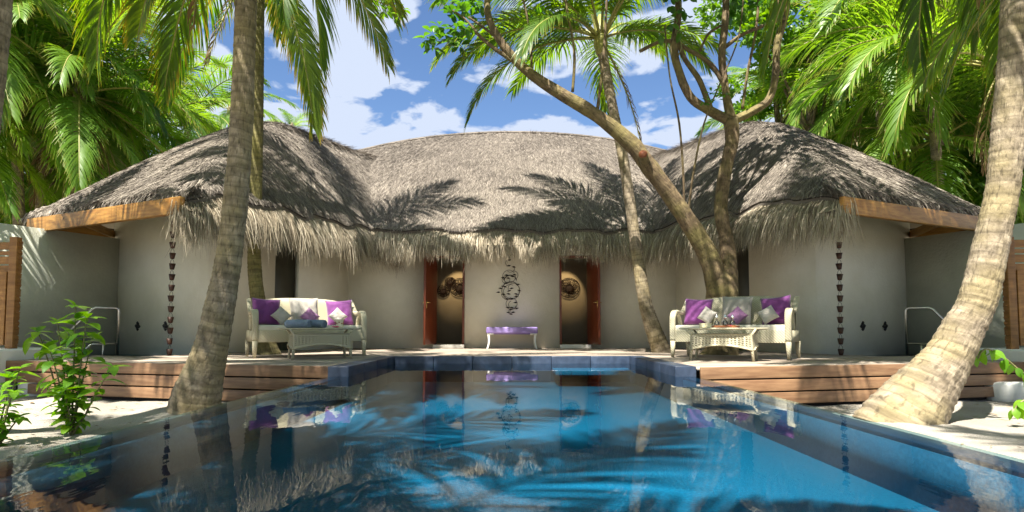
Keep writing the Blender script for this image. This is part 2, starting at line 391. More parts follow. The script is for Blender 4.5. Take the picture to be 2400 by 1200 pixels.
def palm_bark(name, c1, c2, c3, rings=True):
    m, t, N, L, b = new_mat(name)
    tc = N.new('ShaderNodeTexCoord')
    mp = N.new('ShaderNodeMapping'); mp.inputs['Scale'].default_value = (9, 7, 1); L.new(tc.outputs['UV'], mp.inputs[0])
    n1 = N.new('ShaderNodeTexNoise'); n1.inputs['Scale'].default_value = 1.0; n1.inputs['Detail'].default_value = 7; n1.inputs['Roughness'].default_value = 0.65; L.new(mp.outputs[0], n1.inputs['Vector'])
    n2 = N.new('ShaderNodeTexNoise'); n2.inputs['Scale'].default_value = 2.2; n2.inputs['Detail'].default_value = 5; L.new(tc.outputs['Object'], n2.inputs['Vector'])
    mp3 = N.new('ShaderNodeMapping'); mp3.inputs['Scale'].default_value = (34, 9, 1); L.new(tc.outputs['UV'], mp3.inputs[0])
    n3 = N.new('ShaderNodeTexNoise'); n3.inputs['Scale'].default_value = 1.0; n3.inputs['Detail'].default_value = 4; L.new(mp3.outputs[0], n3.inputs['Vector'])
    mp4 = N.new('ShaderNodeMapping'); mp4.inputs['Scale'].default_value = (1.5, 11, 1); L.new(tc.outputs['UV'], mp4.inputs[0])
    n4 = N.new('ShaderNodeTexNoise'); n4.inputs['Scale'].default_value = 1.0; n4.inputs['Detail'].default_value = 3; L.new(mp4.outputs[0], n4.inputs['Vector'])
    r1 = ramp(N, [(0.36, c1), (0.64, c2)]); L.new(n1.outputs['Fac'], r1.inputs[0])
    r2 = ramp(N, [(0.42, (0, 0, 0)), (0.62, (1, 1, 1))]); L.new(n2.outputs['Fac'], r2.inputs[0])
    mx = N.new('ShaderNodeMixRGB'); mx.inputs[2].default_value = (*c3, 1); L.new(r1.outputs[0], mx.inputs[1])
    mf = N.new('ShaderNodeMath'); mf.operation = 'MULTIPLY'; mf.inputs[1].default_value = 0.7; L.new(r2.outputs[0], mf.inputs[0]); L.new(mf.outputs[0], mx.inputs[0])
    r3 = ramp(N, [(0.33, (0.35, 0.33, 0.30)), (0.45, (1, 1, 1))]); L.new(n3.outputs['Fac'], r3.inputs[0])
    r4 = ramp(N, [(0.36, (0.62, 0.60, 0.58)), (0.6, (1.1, 1.1, 1.1))]); L.new(n4.outputs['Fac'], r4.inputs[0])
    m3 = N.new('ShaderNodeMixRGB'); m3.blend_type = 'MULTIPLY'; m3.inputs[0].default_value = 0.75; L.new(mx.outputs[0], m3.inputs[1]); L.new(r3.outputs[0], m3.inputs[2])
    m4 = N.new('ShaderNodeMixRGB'); m4.blend_type = 'MULTIPLY'; m4.inputs[0].default_value = 0.9; L.new(m3.outputs[0], m4.inputs[1]); L.new(r4.outputs[0], m4.inputs[2])
    out = m4.outputs[0]
    if rings:
        sp = N.new('ShaderNodeSeparateXYZ'); L.new(tc.outputs['UV'], sp.inputs[0])
        mw = N.new('ShaderNodeMath'); mw.operation = 'MULTIPLY_ADD'; mw.inputs[1].default_value = 0.16; L.new(n2.outputs['Fac'], mw.inputs[0]); L.new(sp.outputs['Y'], mw.inputs[2])
        mm = N.new('ShaderNodeMath'); mm.operation = 'MULTIPLY'; mm.inputs[1].default_value = 9.5; L.new(mw.outputs[0], mm.inputs[0])
        fr = N.new('ShaderNodeMath'); fr.operation = 'FRACT'; L.new(mm.outputs[0], fr.inputs[0])
        rr = ramp(N, [(0.0, (0.42, 0.40, 0.38)), (0.10, (0.55, 0.53, 0.50)), (0.22, (1, 1, 1)), (0.9, (1.12, 1.12, 1.1))]); L.new(fr.outputs[0], rr.inputs[0])
        m5 = N.new('ShaderNodeMixRGB'); m5.blend_type = 'MULTIPLY'; m5.inputs[0].default_value = 0.42; L.new(out, m5.inputs[1]); L.new(rr.outputs[0], m5.inputs[2]); out = m5.outputs[0]
    L.new(out, b.inputs['Base Color']); b.inputs['Roughness'].default_value = 0.85
    ad = N.new('ShaderNodeMath'); L.new(n3.outputs['Fac'], ad.inputs[0]); L.new(n1.outputs['Fac'], ad.inputs[1])
    bp = N.new('ShaderNodeBump'); bp.inputs['Strength'].default_value = 0.6; bp.inputs['Distance'].default_value = 0.03
    L.new(ad.outputs[0], bp.inputs['Height']); L.new(bp.outputs[0], b.inputs['Normal'])
    return m
M['palmbark'] = palm_bark('palm_bark', (0.155, 0.122, 0.078), (0.36, 0.295, 0.21), (0.26, 0.208, 0.10))
M['palmbark2'] = palm_bark('mossy_palm_bark', (0.10, 0.085, 0.03), (0.22, 0.19, 0.08), (0.17, 0.15, 0.035))
M['bark'] = palm_bark('tree_bark', (0.085, 0.055, 0.03), (0.21, 0.15, 0.08), (0.19, 0.16, 0.05), False)
M['frond'] = leaf_mat('palm_frond', (0.05, 0.12, 0.012), (0.13, 0.225, 0.02), (0.34, 0.27, 0.04), 0.52, tippos=0.8)
M['frond_old'] = leaf_mat('palm_frond_old', (0.075, 0.15, 0.014), (0.16, 0.23, 0.02), (0.44, 0.28, 0.04), 0.52, tippos=0.68)
M['frond_bg'] = leaf_mat('palm_frond_background', (0.055, 0.14, 0.016), (0.16, 0.275, 0.03), (0.36, 0.32, 0.08), 0.47, tippos=0.78)
M['frond_dead'] = leaf_mat('dead_palm_frond', (0.10, 0.06, 0.025), (0.22, 0.14, 0.06), None, 0.3, rough=0.8)
M['rachis'] = simple('rachis', (0.20, 0.21, 0.04), (0.30, 0.27, 0.07), 0.5, 3)
M['leaf'] = leaf_mat('broad_leaf', (0.03, 0.10, 0.012), (0.075, 0.19, 0.02), None, 0.4, rough=0.3)
M['leaf_bg'] = leaf_mat('background_leaf', (0.045, 0.12, 0.012), (0.115, 0.23, 0.02), None, 0.45)
M['leaf_shrub'] = leaf_mat('shrub_leaf', (0.075, 0.20, 0.016), (0.175, 0.34, 0.03), None, 0.45, rough=0.38)
M['stem'] = simple('green_stem', (0.12, 0.12, 0.04), (0.22, 0.19, 0.08), 0.6, 10)

# ------------------------------------------------------------------ layout numbers
Z_SAND, Z_WATER, Z_FLOOR = -0.47, -0.105, -0.40
A2 = Vector((0.447, 0.894)); B2 = Vector((-0.894, 0.447))          # axes of the left wing
C2 = Vector((-5.1, 9.4)); P1 = Vector((-5.5, 11.0)); P2 = Vector((-7.89, 12.19)); P0 = Vector((-3.85, 14.3))
WALL_Y = 14.3
def mir(p, s): return Vector((p[0] * s, *p[1:]))                    # s=1 left wing, s=-1 right wing

# ------------------------------------------------------------------ ground
def build_ground():
    g = np.concatenate([-np.geomspace(1200, 14, 14), np.linspace(-12, 12, 161), np.geomspace(14, 1200, 14)])
    gy = np.concatenate([-np.geomspace(1200, 4, 10), np.linspace(-2, 14, 107), np.geomspace(16, 1500, 16)])
    V = []
    for y in gy:
        for x in g:
            z = Z_SAND
            if abs(x) < 13 and -3 < y < 15:
                z += 0.035 * mnoise.noise((x * 0.9, y * 0.9, 0)) + 0.03 * mnoise.noise((x * 3.1, y * 3.1, 4))
                for (cx, cy, h, r) in ((-3.45, 6.6, 0.05, 0.5), (3.7, 5.9, 0.06, 0.7)):
                    z += h * math.exp(-((x - cx) ** 2 + (y - cy) ** 2) / (r * r))
                if abs(x) < 2.05: z -= 0.2
            V.append((x, y, z))
    nx = len(g); F = []
    for j in range(len(gy) - 1):
        for i in range(nx - 1): F.append((j * nx + i, j * nx + i + 1, (j + 1) * nx + i + 1, (j + 1) * nx + i))
    o = link('ground', make_mesh('ground', V, F, M['sand'], None, True))
    tag(o, 'pale coral sand with footprints and dappled shade around the pool', None, None, 'structure')
build_ground()

# ------------------------------------------------------------------ swimming pool
PX, PR, CW = 2.11, 1.97, 0.24          # outer edge, inner rim face, coping width
POOL_END, DECK_FRONT = 9.72, 7.02
pool = thing('swimming_pool', 'long dark blue swimming pool with overflow edges and slate coping', 'pool', (0, 4, Z_SAND))
MB().box((0, 4.5, Z_FLOOR - 0.03), (2 * PR, 11.5, 0.06)).obj('pool_floor', M['pool'], pool)
for s in (-1, 1):
    MB().box((s * (PX + PR) / 2, 2.5, (Z_SAND - 0.2 + Z_WATER - 0.012) / 2), (PX - PR, 9.04, Z_WATER - 0.012 - Z_SAND + 0.2)).obj('overflow_rim', M['slate'], pool, bevel=0.008)
    MB().box((s * (PR - 0.01), 2.5, (Z_FLOOR + Z_WATER) / 2 - 0.02), (0.015, 9.02, Z_WATER - Z_FLOOR - 0.03)).obj('inner_wall', M['poolwall'], pool)
    n = 4; L0 = (POOL_END + CW - DECK_FRONT) / n
    for k in range(n):
        MB().box((s * (PX - CW / 2), DECK_FRONT + (k + 0.5) * L0, -0.19), (CW, L0 - 0.006, 0.40)).obj('coping_stone', M['slate'], pool, bevel=0.006)
for k in range(6):
    w = 2 * (PX - CW) / 6
    MB().box((-(PX - CW) + (k + 0.5) * w, POOL_END + CW / 2, -0.192), (w - 0.006, CW, 0.40)).obj('coping_stone', M['slate'], pool, bevel=0.006)
for k in range(5):
    MB().box((0.75 + k * 0.235, 9.32 + 0.0 * k, -0.20), (0.228, 0.75, 0.06)).obj('step_tile', M['pool'], pool, bevel=0.004)
MB().box((0, -1.35, -0.3), (2 * PX, 0.2, 0.45)).obj('end_wall', M['slate'], pool)
wat = link('water', make_mesh('water', [(-PX + .002, -1.25, Z_WATER), (PX - .002, -1.25, Z_WATER), (PX - .002, DECK_FRONT, Z_WATER), (-PX + .002, DECK_FRONT, Z_WATER),
    (-PX + CW, DECK_FRONT, Z_WATER), (PX - CW, DECK_FRONT, Z_WATER), (PX - CW, POOL_END, Z_WATER), (-PX + CW, POOL_END, Z_WATER)], [(0, 1, 2, 5, 4, 3), (4, 5, 6, 7)], M['water']))
tag(wat, 'still blue pool water mirroring the villa and palms', None, None, 'structure')

# ------------------------------------------------------------------ deck
def clip(poly, nrm, off):
    """keep the side where p.nrm >= off"""
    out = []
    for i in range(len(poly)):
        p, q = poly[i], poly[(i + 1) % len(poly)]
        dp = p[0] * nrm[0] + p[1] * nrm[1] - off; dq = q[0] * nrm[0] + q[1] * nrm[1] - off
        if dp >= 0: out.append(p)
        if (dp >= 0) != (dq >= 0):
            t = dp / (dp - dq); out.append((p[0] + (q[0] - p[0]) * t, p[1] + (q[1] - p[1]) * t))
    return out
FL, FLE = Vector((-2.14, 7.2)), Vector((-6.95, 8.5))                # front edge of the deck on the left
FR, FRE = Vector((2.14, 7.0)), Vector((6.75, 8.12))
TUB = 1.25
deck = thing('wooden_deck', 'weathered timber deck of long planks wrapping the head of the pool', 'deck', (0, 11, Z_SAND))
def front_n(s):
    a, b = (FL, FLE) if s == 1 else (FR, FRE)
    d = (b - a).normalized(); n = Vector((-d.y, d.x))
    if n.y < 0: n = -n
    return n, a.dot(n)
def area(p): return abs(sum(p[i][0] * p[(i + 1) % len(p)][1] - p[(i + 1) % len(p)][0] * p[i][1] for i in range(len(p)))) / 2 if len(p) > 2 else 0
rng = random.Random(3)
PW = 0.142
y = 6.98
while y < WALL_Y:
    y0, y1 = y, y + PW - 0.009
    spans = []
    if y0 < POOL_END + CW: spans = [(-9.5, -PX - 0.004, 1), (PX + 0.004, 9.5, -1)]
    else: spans = [(-9.5, 0.3 + rng.uniform(-2.5, 2.5), 1), (None, 9.5, -1)]; spans[1] = (spans[0][1] + 0.006, 9.5, -1)
    for (x0, x1, s) in spans:
        n, off = front_n(s)
        poly = clip([(x0, y0), (x1, y0), (x1, y1), (x0, y1)], n, off)
        if s == 1 : poly = clip(poly, (1, 0), -7.02) if poly else poly
        else: poly = clip(poly, (-1, 0), -6.85) if poly else poly
        if not poly: continue
        p1 = mir(P1, s); a = mir(A2, s); b = mir(B2, s)
        # leave the plunge tub open: keep (before the tub) plus (beside the tub)
        q1 = clip(poly, (-a.x, -a.y), -(p1.dot(a) - TUB))
        q2 = clip(poly, (a.x, a.y), p1.dot(a) - TUB); q2 = clip(q2, (-b.x, -b.y), -(p1.dot(b) + 0.0)) if q2 else []
        for q in (q1, q2):
            if len(q) > 2 and area(q) > 0.004:
                MB().prism(q, -0.032, rng.uniform(-0.002, 0.002)).obj('plank', M['deck'], deck)
    y += PW
for s, (a, b) in ((1, (FL, FLE)), (-1, (FR, FRE))):
    d = (b - a); Ln = d.length; d.normalize(); nrm = Vector((d.y, -d.x))
    if nrm.y > 0: nrm = -nrm
    ang = math.atan2(d.y, d.x)
    for k in range(3):
        zt = -0.036 - k * 0.152 if k else 0.004
        zb = -0.156 - (k - 0) * 0.152 + (0.0 if k else 0.012)
        zb = (-0.134, -0.286, -0.438)[k]; zt = (0.004, -0.152, -0.304)[k]
        t0 = 0.0; t1 = Ln + 0.05 - (0.42 if k == 2 else 0.0)
        c = a + d * ((t0 + t1) / 2) + nrm * 0.018
        Mx = Matrix.Translation((c.x, c.y, (zt + zb) / 2)) @ Matrix.Rotation(ang, 4, 'Z')
        MB().box((0, 0, 0), (t1 - t0, 0.03, zt - zb), Mx).obj('fascia_board', M['fascia'], deck, bevel=0.005)
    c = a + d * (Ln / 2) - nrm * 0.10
    MB().box((0, 0, 0), (Ln, 0.03, 0.5), Matrix.Translation((c.x, c.y, -0.30)) @ Matrix.Rotation(ang, 4, 'Z')).obj('shade_backing', M['dark'], deck)  # near-black sheet standing in for the deep shade behind the board gaps
    for k in range(2):                                               # the side of the deck
        zb = (-0.134, -0.286)[k]; zt = (0.002, -0.152)[k]
        e = b + d * 0.03
        MB().box((e.x, e.y + 0.75, (zt + zb) / 2), (0.03, 1.5, zt - zb)).obj('fascia_board', M['fascia'], deck, bevel=0.005)

# ------------------------------------------------------------------ villa: walls
villa = thing('thatched_villa', 'pale rendered villa with three thatched roofs at the head of the pool', 'building', (0, 14, Z_SAND))
def wall_seg(name, p, q, z0, z1, th=0.16, mat='wall', parent=villa, holes=(), inward=None):
    """a wall from p to q (outer face on the line), holes as (t0, t1, z0, z1)"""
    p = Vector(p); q = Vector(q); d = q - p; Ln = d.length; d.normalize(); n = Vector((-d.y, d.x))
    if inward is not None and n.dot(inward) < 0: n = -n
    mb = MB(); ang = math.atan2(d.y, d.x)
    def piece(t0, t1, a, b):
        if t1 - t0 < 0.002 or b - a < 0.002: return
        c = p + d * ((t0 + t1) / 2) + n * th / 2
        mb.box((0, 0, 0), (t1 - t0, th, b - a), Matrix.Translation((c.x, c.y, (a + b) / 2)) @ Matrix.Rotation(ang, 4, 'Z'))
    t = 0
    for (t0, t1, a, b) in sorted(holes):
        piece(t, t0, z0, z1); piece(t0, t1, z0, a); piece(t0, t1, b, z1); t = t1
    piece(t, Ln, z0, z1)
    return mb.obj(name, M[mat], parent)
DX0, DX1, DZ0, DZ1 = 1.14, 1.80, 0.09, 2.16
wall_seg('front_wall', (-3.85, WALL_Y), (3.85, WALL_Y), -0.06, 3.3, 0.16, holes=[(3.85 - DX1, 3.85 - DX0, DZ0, DZ1), (3.85 + DX0, 3.85 + DX1, DZ0, DZ1)], inward=Vector((0, 1)))
for s in (1, -1):
    p0, p1, p2, a, b = (mir(v, s) for v in (P0, P1, P2, A2, B2))
    wall_seg('side_wall', p1, p0, -0.3, 3.4, 0.16, holes=[(1.52, 2.16, 0.0, 2.45)], inward=b)
    wall_seg('end_wall', p1 + b * 0.0, p2 + b * 0.2, -0.3, 2.95, 0.16, inward=a)
    far = p2 + a * 4
    wall_seg('rear_wall', p2 + a * 0.17, far, -0.3, 2.9, 0.16, inward=-b)
    # tall dark window in the side wall
    w0 = p1 + a * 1.52 + b * 0.10; w1 = p1 + a * 2.16 + b * 0.10
    win = wall_seg('window', w0, w1, 0.0, 2.45, 0.02, 'glassdark', inward=b)
    d = (w1 - w0).normalized()
    for t in (0.0, 0.64):
        q = p1 + a * (1.52 + t) + b * 0.05
        fr = MB().box((0, 0, 0), (0.035, 0.08, 2.45), Matrix.Translation((q.x, q.y, 1.225)) @ Matrix.Rotation(math.atan2(d.y, d.x), 4, 'Z')).obj('window_frame', M['gwall'], win)
    # black diamond vents on the end wall
    for px in ((325, 390) if s == 1 else (2020, 2072)):
        u = abs((px - 1200) / F_PX)
        t = (u * abs(p1.y) - abs(p1.x)) / (0.894 - u * 0.447)
        q = p1 + b * t - a * 0.012
        mb = MB(); zc = 0.50
        Mx = Matrix.Translation((q.x, q.y, zc)) @ Matrix.Rotation(math.atan2(b.y, b.x), 4, 'Z')
        for (ox, oz) in ((0, 0), (0.042, 0), (-0.042, 0), (0, 0.055), (0, -0.055)):
            mb.box((ox, 0, oz), (0.046, 0.02, 0.062), Mx @ Matrix.Translation((ox, 0, oz)) @ Matrix.Rotation(R(45), 4, 'Y') @ Matrix.Translation((-ox, 0, -oz)))
        mb.obj('vent', M['vent'], villa)

# rooms behind the doors
for s in (1, -1):
    sx = -s
    xa, xb = sx * 0.75, sx * 2.3
    rm = MB(); cx = (xa + xb) / 2; w = abs(xb - xa)
    y0, y1 = WALL_Y + 0.163, 16.3
    room = thing_room = None
    r_ = MB()
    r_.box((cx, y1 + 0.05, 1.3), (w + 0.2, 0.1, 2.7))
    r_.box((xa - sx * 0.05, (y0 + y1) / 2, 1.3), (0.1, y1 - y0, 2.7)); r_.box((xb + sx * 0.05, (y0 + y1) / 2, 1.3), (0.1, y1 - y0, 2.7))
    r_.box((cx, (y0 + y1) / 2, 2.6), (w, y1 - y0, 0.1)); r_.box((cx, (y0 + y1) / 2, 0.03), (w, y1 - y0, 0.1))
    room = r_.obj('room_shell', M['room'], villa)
    # door: frame, leaf swung out, handle, sill
    xo0, xo1 = sx * DX0, sx * DX1
    fr = MB()
    for xx in (xo0, xo1): fr.box((xx, WALL_Y + 0.07, (DZ0 + DZ1) / 2), (0.045, 0.2, DZ1 - DZ0 + 0.04))
    fr.box(((xo0 + xo1) / 2, WALL_Y + 0.07, DZ1 - 0.01), (abs(xo1 - xo0) - 0.05, 0.2, 0.05))
    door = fr.obj('door', M['door'], villa, bevel=0.004)
    hx, hy = xo1 + sx * 0.0, WALL_Y - 0.04
    ang = R(90 + 12) if sx > 0 else R(90 - 12)
    th_ = R(-90 - 11) if sx < 0 else R(-90 + 11)
    d = Vector((math.cos(th_), math.sin(th_))); wd = 0.74
    Mx = Matrix.Translation((hx, hy, 0)) @ Matrix.Rotation(th_, 4, 'Z')
    MB().box((wd / 2, 0, (DZ0 + DZ1) / 2), (wd, 0.045, DZ1 - DZ0 - 0.02), Mx).obj('leaf', M['door'], door, bevel=0.004)
    hd = MB()
    for sy in (-1, 1):
        hd.tube([Mx @ Vector((wd - 0.07, sy * 0.02, 1.04)), Mx @ Vector((wd - 0.07, sy * 0.07, 1.04)), Mx @ Vector((wd - 0.19, sy * 0.075, 1.04))], 0.011, 6)
        hd.box((wd - 0.07, sy * 0.026, 1.0), (0.035, 0.008, 0.18), Mx)
    hd.obj('handle', M['brass'], door)
    MB().box(((xo0 + xo1) / 2, WALL_Y - 0.06, 0.043), (abs(xo1 - xo0) + 0.06, 0.24, 0.085)).obj('sill', M['soffit'], door, bevel=0.005)
    # spotlight in the room washing the back wall
    ld = bpy.data.lights.new('room_spot', 'SPOT'); ld.energy = 9; ld.color = (1.0, 0.74, 0.40); ld.spot_size = R(44); ld.spot_blend = 0.4; ld.shadow_soft_size = 0.04
    lo = bpy.data.objects.new('room_spot', ld); COL.objects.link(lo)
    tx = sx * 1.40
    lo.location = (tx, 15.15, 2.45); tgt = Vector((tx, 16.3, 1.38)); lo.rotation_euler = (tgt - lo.location).to_track_quat('-Z', 'Y').to_euler()

# round wicker discs on the back walls of the rooms
def disc_art(cx, cz, r, parent, seed, mat='artbrown', y=16.27, spokes=46, squash=1.0):
    rg = random.Random(seed); mb = MB()
    for k, rr in enumerate((1.0, 0.97)):
        mb.tube([(cx + r * rr * math.cos(a), y - 0.02 - 0.012 * k, cz + r * rr * squash * math.sin(a)) for a in [2 * PI * i / 28 for i in range(29)]], 0.006, 5, cap=False)
    for i in range(spokes):
        a = 2 * PI * i / spokes + rg.uniform(-.06, .06); pts = []
        for j in range(7):
            t = 0.28 + 0.72 * j / 6; aa = a + 0.16 * math.sin(t * 9 + rg.uniform(0, 3))
            pts.append((cx + r * t * math.cos(aa), y - 0.03 - 0.03 * (1 - t), cz + r * squash * t * math.sin(aa)))
        mb.tube(pts, [0.009 - 0.0009 * j for j in range(7)], 5)
    mb.lathe([(0.01, 0.02), (r * 0.36, 0.022), (r * 0.37, 0.03), (r * 0.3, 0.033)], (0, 0, 0), 14)
    n = 14 * 4
    for q in range(len(mb.V) - n, len(mb.V)):
        v = mb.V[q]; mb.V[q] = (cx + v[0], y - 0.01 - v[2], cz + v[1] * squash)
    return mb.obj('woven_disc', M[mat], parent)
def wall_piece(px, py, Y): return at(px, py, Y)
for (label, discs) in (('three dark woven discs on the lit wall inside the left doorway', ((1040, 682, 15, 1), (1056, 662, 13, 2), (1078, 674, 23, 3))),
                       ('pair of dark woven discs on the lit wall inside the right doorway', ((1306, 668, 17, 4), (1334, 675, 25, 5)))):
    c = at(discs[-1][0], discs[-1][1], 16.27)
    art = thing('woven_wall_discs', label, 'wall art', (c.x, 16.3, c.z), 0, 'woven discs inside the rooms')
    for (px, py, r, sd) in discs:
        p = at(px, py, 16.27); disc_art(p.x, p.z, r * 16.2 / F_PX, art, sd, squash=0.95)

# wire wall sculpture between the doors
sculp = thing('wire_wall_sculpture', 'black wire wall sculpture of stacked curling circles above the lilac bench', 'wall art', (0, WALL_Y, 1.3))
rg = random.Random(8); sy = WALL_Y - 0.05
def circ(px, py, rp, a0=0, a1=2 * PI, th=0.0055, q=1.0):
    c = at(px, py, sy); r = rp * sy / F_PX
    mb = MB(); mb.tube([(c.x + r * math.cos(a), sy + rg.uniform(-.01, .01), c.z + r * q * math.sin(a)) for a in np.linspace(a0, a1, 26)], th, 5)
    mb.obj('wire_loop', M['black'], sculp)
    return c, r
for args in ((1193, 648, 15, 0.6, 6.4), (1197, 681, 21, 0, 6.3, 0.0075), (1196, 683, 16, 1.2, 5.0), (1199, 712, 13, 1.8, 7.5), (1201, 714, 9, 2.0, 6.0), (1186, 656, 9, 2, 6.5), (1196, 660, 15, 0.2, 2.9, 0.011),
             (1193, 616, 8, 1.5, 5.2), (1200, 603, 6, 0, 4), (1203, 676, 12, 0.5, 3.8), (1188, 688, 13, 3.2, 5.5), (1204, 645, 10, 5.0, 7.8), (1196, 628, 10, 4, 6.8)):
    circ(*args)
leaf_pts = [(1187, 645), (1206, 644), (1179, 651), (1191, 652), (1201, 648), (1179, 671), (1214, 667), (1173, 676), (1168, 685), (1217, 681), (1183, 672), (1199, 676), (1193, 682), (1192, 689), (1210, 689), (1180, 690), (1185, 664), (1210, 695),
            (1208, 709), (1190, 721), (1199, 721), (1211, 723), (1196, 726), (1192, 732), (1203, 732), (1197, 736), (1192, 623), (1204, 626), (1194, 610), (1200, 700), (1188, 701)]
for (px, py) in leaf_pts:
    c = at(px, py, sy); a = rg.uniform(-.3, .3); Lf = 0.055; Wf = 0.019
    MB().add([(c.x - Lf * math.cos(a), sy - 0.02, c.z - Lf * math.sin(a)), (c.x, sy - 0.03, c.z + Wf), (c.x + Lf * math.cos(a), sy - 0.02, c.z + Lf * math.sin(a)), (c.x, sy - 0.03, c.z - Wf), (c.x, sy - 0.005, c.z)],
             [(0, 3, 2, 1), (0, 1, 4), (1, 2, 4), (2, 3, 4), (3, 0, 4)]).obj('metal_leaf', M['black'], sculp)

# ------------------------------------------------------------------ villa: roofs
ZE, WW, RL, LW = 2.62, 4.6, 3.45, 7.4           # eave height, wing width, hip run, wing length
SA = (5.32 - ZE) / (WW / 2); SB = (5.32 - ZE) / RL
def smin(a, b, k): 
    h = np.clip(0.5 + 0.5 * (b - a) / k, 0, 1); return b * (1 - h) + a * h - k * h * (1 - h)
def wing_h(u, v):
    base = smin(smin(SA * v, SA * (WW - v), 0.35), SB * u, 0.75)
    return ZE + base + 0.10 * np.sin(np.clip(base / 2.4, 0, 1) * PI)
CY0, CY1 = 13.35, 18.0
def ridge(x): return 6.33 - 0.0245 * x * x - 0.00012 * x ** 4
def cen_h(x, y):
    t = (y - CY0) / (CY1 - CY0)
    tt = np.where(t <= 1, t, 2 - t)
    return ZE + (ridge(x) - ZE) * tt + 0.22 * np.sin(np.clip(tt, 0, 1) * PI)
def scallop(t, seed=0):
    return 0.09 * np.abs(np.sin(t * 2.3 + seed + 0.6 * np.sin(t * 1.1))) + 0.02 * np.sin(t * 9 + seed)

def wing_xy(u, v, s):
    return s * (C2.x + A2.x * u + B2.x * v), C2.y + A2.y * u + B2.y * v
def to_uv(x, y, s):
    dx = s * x - C2.x; dy = y - C2.y
    return dx * A2.x + dy * A2.y, dx * B2.x + dy * B2.y
def wing_at(x, y, s):
    u, v = to_uv(x, y, s); h = wing_h(u, v)
    return np.where((u > 0) & (v > 0) & (v < WW) & (u < LW), h, -9)

def grid_mesh(XYZ, name, mat, parent, smooth=True, flip=False):
    n, m = XYZ.shape[:2]; V = XYZ.reshape(-1, 3)
    ii, jj = np.meshgrid(np.arange(n - 1), np.arange(m - 1), indexing='ij'); a = (ii * m + jj).ravel()
    F = np.stack([a, a + 1, a + m + 1, a + m], 1)
    if flip: F = F[:, ::-1]
    uv = np.stack([np.full(len(V), 0.35), np.zeros(len(V))], 1)
    return link(name, make_mesh(name, V, F, mat, uv, smooth), parent)

def strand_quads(P, T, Nn, length, width, lift0, lift1, rs):
    """flat straws: P root, T down direction, N normal; returns V, F, uv"""
    n = len(P); side = np.cross(T, Nn); side /= np.linalg.norm(side, axis=1)[:, None] + 1e-9
    tw = rs.uniform(-0.6, 0.6, n)[:, None]; sd = side * np.cos(tw) + Nn * np.sin(tw)
    w = width[:, None] / 2
    tip = P + T * length[:, None] + Nn * lift1[:, None]; root = P + Nn * lift0[:, None]
    V = np.stack([root - sd * w, root + sd * w, tip + sd * w * 0.35, tip - sd * w * 0.35], 1).reshape(-1, 3)
    F = np.arange(n * 4, dtype=np.int32).reshape(n, 4)
    r = rs.uniform(0, 1, n); uv = np.stack([np.repeat(r, 4), np.tile([0, 0, 1, 1], n)], 1)
    return V, F, uv

def add_strands(name, P, hfun, parent, rs, dens_len=(0.16, 0.34), wid=(0.007, 0.017), jit=0.24):
    """straws lying down the slope of the height function"""
    e = 0.02; x, y = P[:, 0], P[:, 1]
    gx = (hfun(x + e, y) - hfun(x - e, y)) / (2 * e); gy = (hfun(x, y + e) - hfun(x, y - e)) / (2 * e)
    gx = np.clip(gx, -2, 2); gy = np.clip(gy, -2, 2)
    Nn = np.stack([-gx, -gy, np.ones_like(gx)], 1); Nn /= np.linalg.norm(Nn, axis=1)[:, None]
    T = np.stack([-gx, -gy, -(gx ** 2 + gy ** 2)], 1); T /= np.linalg.norm(T, axis=1)[:, None] + 1e-9
    S = np.cross(T, Nn); T = T + S * rs.normal(0, jit, len(P))[:, None]; T /= np.linalg.norm(T, axis=1)[:, None]
    n = len(P)
    V, F, uv = strand_quads(P, T, Nn, rs.uniform(*dens_len, n), rs.uniform(*wid, n), rs.uniform(0.0, 0.02, n), rs.uniform(0.012, 0.045, n), rs)
    o = link(name, make_mesh(name, V, F, M['thatch'], uv), parent); o['kind'] = 'stuff'
    return o

